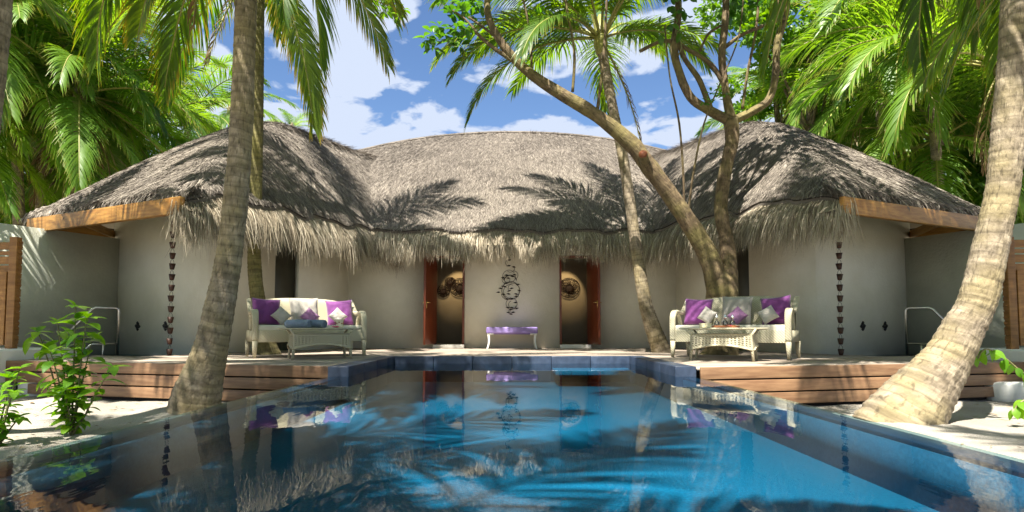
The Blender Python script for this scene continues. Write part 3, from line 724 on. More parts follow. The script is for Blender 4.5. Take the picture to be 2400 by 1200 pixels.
def fringe(name, P, out, parent, rs, Lr=(0.55, 0.95), steep=0.62, wid=(0.005, 0.013), mat='fringe', start_down=0.55):
    """hanging straws: P (n,3) roots, out (n,3) horizontal outward"""
    n = len(P); K = 4; Ln = rs.uniform(*Lr, n) * np.where(rs.uniform(0, 1, n) < 0.06, 1.2, 1)
    side = np.cross(out, np.array([0, 0, 1.0])); w_ = P[:, 0] * 2.1 + P[:, 1] * 1.3
    lat = (rs.normal(0, 0.13, n) + 0.12 * np.sin(w_ * 4.1) + 0.10 * np.sin(w_ * 9.7 + 1))[:, None]
    Ln = Ln * (1 + 0.13 * np.sin(w_ * 3.3 + 0.5) * np.sin(w_ * 1.3) + 0.10 * np.sin(w_ * 11.3)) * np.where(rs.uniform(0, 1, n) < 0.3, rs.uniform(0.45, 0.9, n), 1)
    ang0 = rs.normal(start_down, 0.16, n); ang1 = rs.normal(1.42, 0.09, n)
    pos = P.copy(); rows = []; w = rs.uniform(*wid, n)
    tw = rs.uniform(-0.7, 0.7, n)[:, None]; sd = side * np.cos(tw) + out * np.sin(tw)
    prof = [0.8, 1.0, 0.85, 0.6, 0.2]
    for k in range(K + 1):
        rows.append(np.stack([pos - sd * (w * prof[k] / 2)[:, None], pos + sd * (w * prof[k] / 2)[:, None]], 1))
        f = min(1, (k + 0.6) / (K * 0.75)); a = ang0 * (1 - f) + ang1 * f
        d = out * np.cos(a)[:, None] - np.array([0, 0, 1.0]) * np.sin(a)[:, None] + side * lat
        pos = pos + d * (Ln / K)[:, None]
    V = np.stack(rows, 1).reshape(-1, 3)          # n, K+1, 2
    base = np.arange(n)[:, None] * (2 * (K + 1)) + np.arange(K)[None, :] * 2
    F = np.stack([base, base + 1, base + 3, base + 2], 2).reshape(-1, 4)
    r = rs.uniform(0, 1, n); uv = np.stack([np.repeat(r, 2 * (K + 1)), np.tile(np.repeat(np.linspace(0, 1, K + 1), 2), n)], 1)
    o = link(name, make_mesh(name, V, F, M[mat], uv), parent); o['kind'] = 'stuff'
    return o

rs = np.random.RandomState(11)
TH = 0.10
# --- central roof
roofs = {}
xs = np.linspace(-6.2, 6.2, 140)
def cen_rows():
    sc0 = scallop(xs + 20)
    ts = np.linspace(0, 1, 40)
    rows = []
    y0 = CY0 + sc0
    rows.append(np.stack([xs, y0 + 0.03, cen_h(xs, y0) - TH], 1))
    for t in ts:
        yy = y0 + (2 * CY1 - 2 * CY0 - 0.5) * t * 0.98
        rows.append(np.stack([xs, yy, cen_h(xs, yy)], 1))
    return np.stack(rows, 0)
roofC = grid_mesh(cen_rows(), 'roof', M['thatch'], villa, flip=True)
roofC['label'] = 'long thatched middle roof with a curved ridge'
n = 130000
x = rs.uniform(-5.4, 5.4, n); t = rs.uniform(0, 1.02, n); y0 = CY0 + scallop(x + 20) - 0.0
y = y0 + (CY1 - y0) * t + 0.10
z = cen_h(x, y)
keep = (wing_at(x, y, 1) < z + 0.03) & (wing_at(x, y, -1) < z + 0.03) & (y < CY1 + 0.15)
add_strands('thatch', np.stack([x, y, z], 1)[keep], cen_h, roofC, rs)
n = 14000
x = rs.uniform(-3.5, 3.5, n); y0 = CY0 + scallop(x + 20); up = rs.uniform(-0.05, 0.28, n) ** 1
P = np.stack([x, y0 + up, cen_h(x, y0) - TH * 0.6 + up * 0.55 - rs.uniform(0.02, 0.10, n)], 1)
fringe('eave_fringe', P, np.tile([0, -1.0, 0], (n, 1)), roofC, rs, (0.38, 0.76), start_down=0.7)
mb = MB(); mb.tube([(xx, CY0 + float(scallop(xx + 20)) + 0.0, float(cen_h(xx, CY0 + scallop(xx + 20))) - 0.035) for xx in np.linspace(-3.3, 3.3, 160)], 0.013, 5); mb.obj('eave_wire', M['black'], roofC)
# ridge roll
mb = MB(); mb.tube([(xx, CY1, float(ridge(xx)) + 0.0) for xx in np.linspace(-5.8, 5.8, 40)], 0.06, 8); mb.U = [(0.25, 0.0)] * len(mb.V); mb.obj('ridge_cap', M['thatch'], roofC, smooth=True)
# backing sheet behind the fringe, and the soffit
xs2 = np.linspace(-4.2, 4.2, 30)
sh = np.stack([np.stack([xs2, np.full(30, CY0 - 0.12), np.full(30, ZE - 0.34)], 1), np.stack([xs2, np.full(30, CY0 + 0.05), np.full(30, ZE - 0.16)], 1), np.stack([xs2, np.full(30, CY0 + 0.5), np.full(30, ZE + 0.2)], 1)], 0)
grid_mesh(sh, 'under_thatch', M['fringe'], roofC, flip=True)
MB().add([(-5, CY0 + 0.2, ZE - 0.22), (5, CY0 + 0.2, ZE - 0.22), (5, CY0 + 2.2, ZE + 1.2), (-5, CY0 + 2.2, ZE + 1.2)], [(3, 2, 1, 0)]).obj('soffit', M['soffit'], roofC)

for s in (1, -1):
    a3 = np.array([s * A2.x, A2.y, 0]); b3 = np.array([s * B2.x, B2.y, 0])
    nu, nv = 90, 80
    U = np.linspace(0, LW, nu); Vv = np.linspace(0, WW, nv)
    uu, vv = np.meshgrid(U, Vv, indexing='ij')
    # scalloped lower edges on the A side (v=0) and the B side (u=0)
    sv = scallop(uu + (3 if s == 1 else 9)); su = scallop(vv + (5 if s == 1 else 1)) * 0.7
    ue = su + uu * (LW - su) / LW; ve = sv + vv * (WW - sv) / WW
    X, Y = wing_xy(ue, ve, s); Z = wing_h(ue, ve)
    top = np.stack([X, Y, Z], 2)
    # skirt round the edge
    skA = top[:, :1].copy(); skA[:, :, 2] -= TH; skD = top[:, -1:].copy(); skD[:, :, 2] -= TH
    g = np.concatenate([skA, top, skD], 1); skB = g[:1].copy(); skB[:, :, 2] -= TH; g = np.concatenate([skB, g], 0)
    roof = grid_mesh(g, 'roof', M['thatch'], villa, flip=(s == -1))
    roof['label'] = 'hipped thatched roof of the %s wing' % ('left' if s == 1 else 'right')
    hf = lambda x, y, s=s: wing_h(*to_uv(x, y, s))
    n = 72000
    u = rs.uniform(0.0, LW, n); v = rs.uniform(0.0, WW * 0.62, n) 
    u2 = rs.uniform(0, RL + 0.5, n // 4); v2 = rs.uniform(WW * 0.5, WW, n // 4)
    u = np.concatenate([u, u2]); v = np.concatenate([v, v2])
    k = (u > scallop(v + (5 if s == 1 else 1)) * 0.7 + 0.12) & (v > scallop(u + (3 if s == 1 else 9)) + 0.12)
    u, v = u[k], v[k]; x, y = wing_xy(u, v, s); z = wing_h(u, v)
    k = z > cen_h(x, y) * (np.abs(x) < 6.2) * (y > CY0) - 0.03
    add_strands('thatch', np.stack([x, y, z], 1)[k], hf, roof, rs)
    # long fringe along the A eave
    n = 13000
    u = rs.uniform(-0.02, 5.2, n); v = scallop(u + (3 if s == 1 else 9)); up = rs.uniform(-0.05, 0.24, n)
    x, y = wing_xy(u, v + up, s)
    P = np.stack([x, y, wing_h(np.maximum(u, 0.22), v) - TH * 0.6 + up * 0.6 - rs.uniform(0.02, 0.10, n)], 1)
    # corner spreads a little to the front
    outv = np.tile(-b3, (n, 1)) - a3 * np.clip(0.5 - u, 0, 0.5)[:, None] * 1.4; outv /= np.linalg.norm(outv, axis=1)[:, None]
    fringe('eave_fringe', P, outv, roof, rs, (0.45, 0.88), start_down=0.75)
    # short trimmed edge above the beam on the B side
    n = 5200
    v = rs.uniform(-0.05, WW + 0.1, n); u = scallop(v + (5 if s == 1 else 1)) * 0.7; up = rs.uniform(-0.02, 0.3, n)
    x, y = wing_xy(u + up, v, s)
    P = np.stack([x, y, wing_h(u, np.clip(v, 0.6, WW - 0.6)) - 0.02 + up * SB - rs.uniform(0.0, 0.10, n)], 1)
    outv = np.tile(-a3, (n, 1))
    fringe('eave_edge', P, outv, roof, rs, (0.10, 0.20), start_down=0.3, mat='thatch', wid=(0.012, 0.024))
    # black wires along both edges
    mb = MB()
    pts = []
    for uv_ in np.linspace(5.0, 0.05, 110):
        vv_ = float(scallop(uv_ + (3 if s == 1 else 9))); xx, yy = wing_xy(uv_, vv_, s); pts.append((xx, yy, float(wing_h(uv_, vv_)) - 0.03))
    mb.tube(pts, 0.014, 5)
    pts = []
    for vv_ in np.linspace(0.05, WW - 0.1, 90):
        u_ = float(scallop(vv_ + (5 if s == 1 else 1))) * 0.7 + 0.02; xx, yy = wing_xy(u_, vv_, s); pts.append((xx, yy, float(wing_h(u_, vv_)) - 0.02))
    mb.tube(pts, 0.011, 5)
    mb.obj('eave_wire', M['black'], roof)
    mb = MB(); mb.tube([(*wing_xy(uu_, WW / 2, s), float(wing_h(uu_, WW / 2)) - 0.01) for uu_ in np.linspace(RL + 0.1, LW - 0.3, 20)], 0.05, 8); mb.U = [(0.25, 0.0)] * len(mb.V); mb.obj('ridge_cap', M['thatch'], roof, smooth=True)
    # under thatch and soffit
    us = np.linspace(-0.0, 5.0, 12)
    rows = []
    for (vo, zo) in ((-0.10, -0.34), (0.05, -0.17), (0.5, 0.22)):
        x, y = wing_xy(us, np.full(12, vo), s); rows.append(np.stack([x, y, np.minimum(ZE + zo, wing_h(np.maximum(us, 0.02), np.full(12, max(vo, 0.02))) - 0.14)], 1))
    grid_mesh(np.stack(rows, 0), 'under_thatch', M['fringe'], roof, flip=(s == 1))
    nu2, nv2 = 24, 24
    uu, vv = np.meshgrid(np.linspace(0.12, LW - 0.3, nu2), np.linspace(0.12, WW - 0.12, nv2), indexing='ij')
    X, Y = wing_xy(uu, vv, s); grid_mesh(np.stack([X, Y, np.minimum(wing_h(uu, vv) - 0.22, ZE + 0.75)], 2), 'soffit', M['soffit'], roof, flip=(s == 1))
    # timber beam under the B eave, return along the far side, posts
    def beam(u0, v0, u1, v1, z0, z1, th, nm='beam'):
        xa, ya = wing_xy(u0, v0, s); xb, yb = wing_xy(u1, v1, s); c = ((xa + xb) / 2, (ya + yb) / 2)
        MB().box((0, 0, 0), (math.hypot(xb - xa, yb - ya), th, z1 - z0), Matrix.Translation((*c, (z0 + z1) / 2)) @ Matrix.Rotation(math.atan2(yb - ya, xb - xa), 4, 'Z')).obj(nm, M['beam'], roof, bevel=0.008)
    beam(-0.05, -0.02, -0.05, WW - 0.25, 2.225, 2.49, 0.09)
    beam(0.16, WW - 0.30, 3.0, WW - 0.30, 2.27, 2.47, 0.09)
    beam(1.6, WW - 0.32, 1.6, 2.8, 2.26, 2.42, 0.09)
    beam(0.20, 3.0, 1.5, WW - 0.4, 2.29, 2.43, 0.07)

# ------------------------------------------------------------------ garden walls, plinths, plunge tubs
for s in (1, -1):
    side = 'left' if s == 1 else 'right'
    p2 = mir(P2, s); a = mir(A2, s); b = mir(B2, s)
    gw = thing('garden_wall', 'grey green rendered garden wall beside the %s plunge tub, below the open beam' % side, 'wall', (p2.x, p2.y, Z_SAND), 0, 'garden walls')
    wall_seg('wall_panel', p2 - a * 0.004, p2 - a * 3.4, Z_SAND - 0.05, 2.26, 0.14, 'gwall', gw, inward=b)
    mb = MB(); c = p2 - a * 1.7 + b * 0.07
    # tub
    p1 = mir(P1, s)
    tub = thing('plunge_tub', 'sunken plunge tub with green water at the foot of the %s wing' % side, 'tub', (p1.x, p1.y, Z_SAND), 0, 'plunge tubs')
    q = [p1 - a * 0.004, p1 - a * TUB, p2 - a * TUB, p2 - a * 0.004]
    MB().prism([(v.x, v.y) for v in q], -0.42, -0.38).obj('tub_floor', M['poolwall'], tub)
    MB().add([(v.x, v.y, -0.05) for v in q], [(0, 1, 2, 3) if s == -1 else (3, 2, 1, 0)]).obj('tub_water', M['tubwater'], tub)
    mid = (q[1] + q[2]) / 2
    MB().box((0, 0, 0), ((q[2] - q[1]).length, 0.05, 0.40), Matrix.Translation((mid.x, mid.y, -0.205)) @ Matrix.Rotation(math.atan2(b.y, b.x), 4, 'Z')).obj('tub_edge', M['slate'], tub)
    # handrail
    fx = [(275, 832), (245, 832), (196, 834)] if s == 1 else [(2126, 832), (2152, 832), (2212, 834)]
    f = [atz(px, py, 0.0) for (px, py) in fx]
    rail = thing('handrail', 'stainless steel handrail of the %s plunge tub' % side, 'handrail', f[0], 0, 'tub handrails')
    h = 0.80; dv = (f[2] - f[0]); dv.z = 0; dv.normalize()
    mb = MB(); T0 = f[0] + Vector((0, 0, h)); 
    pts = [f[0], f[0] + Vector((0, 0, h - 0.05)), f[0] + dv * 0.015 + Vector((0, 0, h - 0.015)), f[0] + dv * 0.05 + Vector((0, 0, h)), f[0] + dv * 0.34 + Vector((0, 0, h)), f[0] + dv * 0.39 + Vector((0, 0, h - 0.03)), f[0] + dv * 0.78 + Vector((0, 0, h - 0.52))]
    mb.tube(pts, 0.021, 10); mb.obj('top_rail', M['steel'], rail, smooth=True)
    mb = MB(); mb.tube([f[0] + Vector((0, 0, 0.19)), f[0] + dv * 0.36 + Vector((0, 0, 0.19)), f[0] + dv * 0.40 + Vector((0, 0, 0.17)), f[0] + dv * 0.62 + Vector((0, 0, -0.06))], 0.017, 8); mb.obj('lower_rail', M['steel'], rail, smooth=True)
    mb = MB(); mb.tube([f[0] + dv * 0.21 + Vector((0, 0, 0.18)), f[0] + dv * 0.21], 0.017, 8); mb.obj('post', M['steel'], rail, smooth=True)
    # white plinth at the deck corner
    e = (FLE if s == 1 else FRE)
    pl = thing('white_plinth', 'low white rendered plinth with a rounded end at the %s corner of the deck' % side, 'plinth', (e.x, e.y, Z_SAND), 0, 'white plinths')
    if s == 1:
        MB().prism([(-9.5, 8.1), (-7.0, 8.1), (-7.0, 9.9), (-9.5, 9.9)], Z_SAND - 0.1, 0.15).obj('upper_block', M['white'], pl, bevel=0.02)
        mb = MB(); mb.lathe([(0.01, 0), (0.22, 0.0), (0.29, 0.02), (0.31, 0.36), (0.30, 0.375), (0.01, 0.38)], (-6.63, 8.72, Z_SAND - 0.09), 26); mb.obj('rounded_end', M['white'], pl, smooth=False)
    else:
        MB().prism([(9.5, 7.75), (6.86, 7.75), (6.86, 9.6), (9.5, 9.6)], Z_SAND - 0.1, 0.15).obj('upper_block', M['white'], pl, bevel=0.02)
        mb = MB(); mb.lathe([(0.01, 0), (0.56, 0.0), (0.575, 0.04), (0.585, 0.24), (0.575, 0.265), (0.54, 0.275), (0.01, 0.275)], (7.55, 8.05, Z_SAND - 0.05), 40, 2.3, 0.8); mb.obj('rounded_end', M['white'], pl, smooth=False)
    # slatted timber gate
    gt = thing('slatted_gate', 'honey coloured slatted timber gate at the %s edge, above the white plinth' % side, 'gate', (s * -7.9, 9.5, 0.15), 0, 'timber gates')
    gy = 9.15 if s == 1 else 8.9
    pp = at(31 if s == 1 else 2368, 700, gy); px = pp.x
    g_h = at(31, 556, gy).z
    post_w = 0.115
    MB().box((px, gy, (0.15 + g_h) / 2), (post_w, 0.1, g_h - 0.15)).obj('post', M['gate'], gt, bevel=0.006)
    k = 0; zz = 0.22
    rgg = random.Random(5 + s)
    while zz < g_h - 0.1:
        hh = (0.115, 0.115, 0.06)[k % 3]
        MB().box((px - s * 0.62, gy + 0.062, zz + hh / 2), (1.34, 0.024, hh)).obj('slat', M['gate'], gt, bevel=0.004)
        zz += hh + 0.022; k += 1
    zz = 0.2
    while zz < g_h - 0.06:
        MB().box((px + s * 0.068, gy + 0.02, zz), (0.024, 0.05, 0.012)).obj('peg', M['gate'], gt)
        zz += 0.082
    MB().box((px - s * 0.14, gy - 0.03, 0.75), (0.12, 0.04, 1.1)).obj('stile', M['gate'], gt, bevel=0.005)
    # rain chain
    top = at(407 if s == 1 else 1965, 497, 10.25); bot = at(397 if s == 1 else 1971, 831, 10.25)
    top.z = 2.30
    ch = thing('rain_chain', 'copper cup rain chain hanging from the beam end on the %s' % side, 'rain chain', (bot.x, bot.y, 0.0), 0, 'rain chains')
    ncup = 13
    cupm = MB().lathe([(0.012, 0.0), (0.030, 0.002), (0.036, 0.02), (0.052, 0.105), (0.049, 0.105), (0.03, 0.02)], n=12).mesh('cup', M['copper'], True)
    lkm = MB()
    for q_ in (-1, 1): lkm.tube([(0.03 * q_, 0, 0.10), (0.024 * q_, 0, 0.15), (0.004 * q_, 0, 0.178)], 0.0035, 5)
    lkm = lkm.mesh('link', M['black'])
    for k in range(ncup):
        t = k / (ncup - 1); p = bot.lerp(top, t * 0.93); z = 0.0 + (2.16) * t
        o = link('cup', cupm, ch, True); o.location = (p.x - bot.x, p.y - bot.y, z + 0.002); o.rotation_euler = (rgg.uniform(-.06, .06), rgg.uniform(-.06, .06), rgg.uniform(0, 6))
        o = link('link', lkm, ch, True); o.location = (p.x - bot.x, p.y - bot.y, z); o.rotation_euler = (0, 0, rgg.uniform(-.5, .5))

# ------------------------------------------------------------------ furniture
def sofa(loc, rz, label):
    t = thing('wicker_sofa', label, 'sofa', loc, rz, 'wicker sofas on the deck')
    W, D = 0.875, 0.40
    for sx in (-1, 1):
        x = sx * (W - 0.04)
        pts = [(x, -D, 0.26), (x, -D - 0.005, 0.48), (x, -D + 0.005, 0.60), (x, -D + 0.05, 0.685), (x, -D + 0.14, 0.72), (x, -0.14, 0.705), (x, 0.0, 0.70), (x, 0.15, 0.75), (x, 0.27, 0.84), (x, 0.36, 0.92)]
        P, Rr = catmull(pts, [0.085, 0.085, 0.09, 0.095, 0.1, 0.095, 0.085, 0.08, 0.075, 0.07], 4)
        mb = MB(); mb.band(P, (1, 0, 0), Rr, 0.05)
        P, Rr = catmull([(x, -0.24, 0.70), (x, -0.12, 0.655), (x, -0.06, 0.56), (x, -0.03, 0.43)], [0.07] * 4, 4)
        mb.band(P, (1, 0, 0), 0.06, 0.035)
        mb.obj('armrest', M['wicker'], t, local=True)
        for (y, nm) in ((-D, 'f'), (D - 0.05, 'r')):
            P = [(x, y, 0.26), (x, y, 0.15), (x + sx * 0.005, y + (0.02 if nm == 'r' else -0.012), 0.012)]
            mb = MB(); mb.band(P, (1, 0, 0), [0.075, 0.065, 0.042], [0.06, 0.055, 0.04]); mb.box((x + sx * 0.005, y + (0.02 if nm == 'r' else -0.012), 0.006), (0.03, 0.03, 0.012)); mb.obj('leg', M['wicker'], t, local=True)
        MB().box((x, 0.0, 0.335), (0.055, 2 * D - 0.1, 0.17)).obj('side_apron', M['wicker'], t, local=True)
    MB().box((0, -D + 0.01, 0.335), (2 * W - 0.14, 0.05, 0.19)).obj('front_apron', M['wicker'], t, local=True, bevel=0.01)
    MB().box((0, D - 0.05, 0.335), (2 * W - 0.14, 0.04, 0.17)).obj('rear_apron', M['wicker'], t, local=True)
    n, m = 25, 8
    V, F = [], []
    for side in (0, 1):
        for i in range(n):
            u = -1 + 2 * i / (n - 1); top = 0.955 - 0.10 * abs(u) ** 5 + 0.01 * math.cos(u * 3)
            for j in range(m):
                w = j / (m - 1); z = 0.40 + (top - 0.40) * w
                y = 0.30 + 0.11 * w - 0.06 * abs(u) ** 4 + (0.05 if side else 0) - 0.02 * (abs(w - 1) < 1e-6) * (1 if side else -1)
                V.append((u * (W - 0.045), y, z))
    o = n * m
    for i in range(n - 1):
        for j in range(m - 1):
            a = i * m + j; F.append((a, a + m, a + m + 1, a + 1)); F.append((o + a, o + a + 1, o + a + m + 1, o + a + m))
        F.append((i * m + m - 1, (i + 1) * m + m - 1, o + (i + 1) * m + m - 1, o + i * m + m - 1)); F.append((i * m, o + i * m, o + (i + 1) * m, (i + 1) * m))
    for i in (0, n - 1):
        for j in range(m - 1): F.append((i * m + j, i * m + j + 1, o + i * m + j + 1, o + i * m + j))
    mb = MB(); mb.add(V, F); mb.obj('backrest', M['wicker'], t, smooth=False, local=True)
    MB().box((0, -0.04, 0.36), (2 * W - 0.16, 2 * D - 0.10, 0.05)).obj('seat_base', M['wicker'], t, local=True)
    MB().box((0, -0.05, 0.445), (2 * W - 0.15, 2 * D - 0.08, 0.115)).obj('seat_cushion', M['seatcloth'], t, smooth=True, bevel=0.035, local=True, seg=4)
    return t

def pillow_mesh(name, size, thick, mat, seed):
    n = 18; V, F = [], []; rg = random.Random(seed)
    for sd in (1, -1):
        for i in range(n):
            for j in range(n):
                u = -1 + 2 * i / (n - 1); v = -1 + 2 * j / (n - 1)
                e = max(0, (1 - u ** 4)) ** 0.55 * max(0, (1 - v ** 4)) ** 0.55
                x = u * (1 - 0.075 * (1 - v * v)); z = v * (1 - 0.075 * (1 - u * u))
                w = 0.055 * mnoise.noise((u * 2.2 + seed * 3, v * 2.2, sd)) + 0.05 * mnoise.noise((u * 5 + seed, v * 3.2, sd * 2))
                V.append((x * size / 2, sd * thick / 2 * e * (1 + 3.4 * w), z * size / 2))
    o = n * n
    for i in range(n - 1):
        for j in range(n - 1):
            a = i * n + j; F.append((a, a + 1, a + n + 1, a + n)); F.append((o + a, o + a + n, o + a + n + 1, o + a + 1))
    me = make_mesh(name, V, F, M[mat], None, True)
    bm = bmesh.new(); bm.from_mesh(me); bmesh.ops.remove_doubles(bm, verts=bm.verts, dist=1e-4); bm.to_mesh(me); bm.free()
    return me

def pillow(sofa_loc, rz, x, y, z, size, thick, mat, seed, label, roll=0, tilt=-12, yaw=0):
    o = link('cushion', pillow_mesh('cushion', size, thick, mat, seed))
    Mx = Matrix.Translation(Vector(sofa_loc)) @ Matrix.Rotation(rz, 4, 'Z') @ Matrix.Translation((x, y, z)) @ Matrix.Rotation(R(yaw), 4, 'Z') @ Matrix.Rotation(R(tilt), 4, 'X') @ Matrix.Rotation(R(roll), 4, 'Y')
    o.matrix_world = Mx
    tag(o, label, 'cushion', 'cushions on the wicker sofas')

def coffee_table(loc, rz, label):
    t = thing('wicker_coffee_table', label, 'table', loc, rz, 'wicker coffee tables')
    mb = MB(); mb.lathe([(0.01, 0.432), (0.56, 0.432), (0.60, 0.440), (0.605, 0.449), (0.595, 0.457), (0.01, 0.457)], n=44, sx=1.0, sy=0.62); mb.obj('tabletop', M['wicker'], t, local=True)
    hx, hy = 0.40, 0.24
    for sx in (-1, 1):
        for sy in (-1, 1):
            mb = MB(); mb.tube([(sx * (hx + 0.05), sy * (hy + 0.03), 0.435), (sx * (hx - 0.01), sy * (hy - 0.01), 0.36), (sx * (hx - 0.01), sy * (hy - 0.01), 0.2), (sx * (hx + 0.015), sy * (hy + 0.015), 0.0)], [0.016, 0.02, 0.026, 0.017], 8)
            mb.obj('leg', M['wicker'], t, smooth=True, local=True)
    def panel(p, q, nx, flat):
        p = Vector((*p, 0)); q = Vector((*q, 0)); d = q - p; Ln = d.length; d.normalize(); nn = Vector((d.y, -d.x, 0))
        mb = MB(); rows = 5
        def pt(t, w, off=0):
            bulge = 0.05 * math.sin(PI * t) * (1 if flat else 0.6)
            zb = 0.155 + 0.065 * math.sin(PI * t); zt = 0.37 + 0.0 * t
            return p + d * (Ln * t) + nn * (bulge + off + 0.02 * (1 - w)) + Vector((0, 0, zb + (zt - zb) * w))
        h = 0.20
        for i in range(nx):
            for j in range(rows):
                t0, t1 = i / nx, (i + 1) / nx; w0, w1 = (j + 1) / (rows + 2), (j + 2) / (rows + 2)
                a = [pt(t0, w0), pt(t1, w0), pt(t1, w1), pt(t0, w1)]
                lerp = lambda f, g: pt(t0 + (t1 - t0) * f, w0 + (w1 - w0) * g)
                off = 0.0
                b = [lerp(.22, .28), lerp(.78, .28), lerp(.78, .72), lerp(.22, .72)]
                mb.add(a + b, [(0, 1, 5, 4), (1, 2, 6, 5), (2, 3, 7, 6), (3, 0, 4, 7)])
            t0, t1 = i / nx, (i + 1) / nx
            for (w0, w1) in ((0, 1 / (rows + 2)), ((rows + 1) / (rows + 2), 1)):
                mb.add([pt(t0, w0), pt(t1, w0), pt(t1, w1), pt(t0, w1)], [(0, 1, 2, 3)])
        mb.obj('woven_skirt', M['wicker'], t, local=True)
        mb = MB(); mb.tube([pt(k / 14, 0) for k in range(15)], 0.012, 6); mb.tube([pt(k / 8, 1) for k in range(9)], 0.009, 6); mb.obj('skirt_edge', M['wicker'], t, smooth=True, local=True)
    panel((-hx, -hy), (hx, -hy), 17, True); panel((hx, hy), (-hx, hy), 17, True)
    panel((hx, -hy), (hx, hy), 10, False); panel((-hx, hy), (-hx, -hy), 10, False)
    MB().box((0, 0, 0.375), (2 * hx, 2 * hy, 0.012)).obj('under_shelf', M['wicker'], t, local=True)
    return t

SL, SR = ((-3.36, 9.98, 0), R(31)), ((3.43, 9.42, 0), R(-34))
sofa(*SL, 'cream wicker sofa in front of the slim mossy palm, behind the table with rolled towels')
sofa(*SR, 'cream wicker sofa in front of the forked tree trunk, glass bottles on its table')
for (S, sidew, sd) in ((SL, 'left', 10), (SR, 'right', 30)):
    w = 'towel' if sidew == 'left' else 'bottle'
    m_ = -1 if sidew == 'left' else 1
    pillow(*S, -0.60, 0.14, 0.715, 0.45, 0.17, 'purple', sd, 'large purple cushion at the left end of the sofa with the %s table' % w, roll=3, yaw=6)
    pillow(*S, 0.0, 0.15, 0.725, 0.47, 0.17, 'greycloth', sd + 1, 'large grey cushion in the middle of the sofa with the %s table' % w, roll=-3 if m_ < 0 else 2)
    pillow(*S, 0.58, 0.14, 0.715, 0.45, 0.17, 'purple', sd + 2, 'large purple cushion at the right end of the sofa with the %s table' % w, roll=-4 if m_ < 0 else -6, yaw=-6)
    pillow(*S, -0.40, -0.04, 0.655, 0.235, 0.11, 'greycloth', sd + 3, 'small grey diamond cushion leaning on the left purple cushion, %s table sofa' % w, roll=45 if m_ < 0 else 32, tilt=-20)
    pillow(*S, 0.05, -0.02, 0.645, 0.235, 0.11, 'mauve', sd + 4, 'small mauve diamond cushion leaning on the grey middle cushion, %s table sofa' % w, roll=44, tilt=-20)
    pillow(*S, 0.50, -0.04, 0.655, 0.235, 0.11, 'greycloth', sd + 5, 'small grey diamond cushion leaning on the right purple cushion, %s table sofa' % w, roll=46 if m_ < 0 else 58, tilt=-20)

TL, TR = ((-2.86, 9.12, 0), R(26)), ((2.97, 8.60, 0), R(-26))
coffee_table(*TL, 'cream woven coffee table carrying rolled towels and a candle holder')
coffee_table(*TR, 'cream woven coffee table carrying a tray of glass bottles')
def on(T, x, y, z=0.459): return (Matrix.Translation(Vector(T[0])) @ Matrix.Rotation(T[1], 4, 'Z')) @ Vector((x, y, z))
# rolled towels
def towel(T, x, y, ang, Ln, label):
    p = on(T, x, y); t = thing('rolled_towel', label, 'towel', p, T[1] + ang, 'rolled towels on the coffee table')
    r = 0.062; mb = MB()
    prof = [(-Ln / 2, r * 0.80), (-Ln / 2 + 0.008, r * 0.95), (-Ln / 2 + 0.03, r), (0, r * 1.02), (Ln / 2 - 0.03, r), (Ln / 2 - 0.008, r * 0.95), (Ln / 2, r * 0.80)]
    mb.tube([(q[0], 0, r * 0.96) for q in prof], [q[1] for q in prof], 20); mb.obj('roll', M['towel'], t, smooth=True, local=True)
    for e in (-1, 1):
        mb = MB(); pts = []
        for k in range(40):
            a = k / 39 * 2 * PI * 2.6; rr = 0.008 + 0.044 * k / 39
            pts.append((e * (Ln / 2 + 0.003), rr * math.cos(a), r * 0.96 + rr * math.sin(a)))
        mb.tube(pts, 0.005, 5); mb.obj('spiral_end', M['towel'], t, smooth=True, local=True)
towel(TL, -0.31, 0.03, R(-46), 0.42, 'blue grey rolled towel, the longer front one on the coffee table')
towel(TL, -0.06, 0.10, R(-46), 0.36, 'blue grey rolled towel, the rear one half behind the other')
# candle holder and flowers
p = on(TL, 0.27, -0.05); ch = thing('candle_holder', 'cream pierced ceramic candle holder beside the rolled towels', 'candle holder', p)
mb = MB(); mb.lathe([(0.01, 0), (0.058, 0.0), (0.062, 0.01), (0.052, 0.05), (0.05, 0.08), (0.06, 0.12), (0.066, 0.128), (0.058, 0.128), (0.045, 0.08), (0.01, 0.07)], n=18); mb.obj('holder', M['cream'], ch, local=True)
mb = MB()
for k in range(9):
    a = 2 * PI * k / 9
    mb.box((0.054 * math.cos(a), 0.054 * math.sin(a), 0.065 + 0.018 * (k % 2)), (0.016, 0.016, 0.016))
mb.obj('pierced_pattern', M['tray'], ch, local=True)
def flower(p, label, sc_=1.0):
    t = thing('pink_flower', label, 'flower', p, 0, 'pink flowers on the tables')
    for k in range(5):
        a = 2 * PI * k / 5; d = Vector((math.cos(a), math.sin(a), 0)); q = Vector((-d.y, d.x, 0)); 
        V = [Vector((0, 0, 0.012)), d * 0.025 - q * 0.014 + Vector((0, 0, 0.022)), d * 0.052 + Vector((0, 0, 0.016)), d * 0.025 + q * 0.014 + Vector((0, 0, 0.022)), Vector((0, 0, 0.002))]
        MB().add([v * sc_ for v in V], [(0, 1, 2, 3), (4, 1, 0), (4, 2, 1), (4, 3, 2), (4, 0, 3)]).obj('petal', M['petal'], t, local=True)
flower(on(TL, 0.20, -0.12), 'pink flower lying beside the candle holder', 1.25)
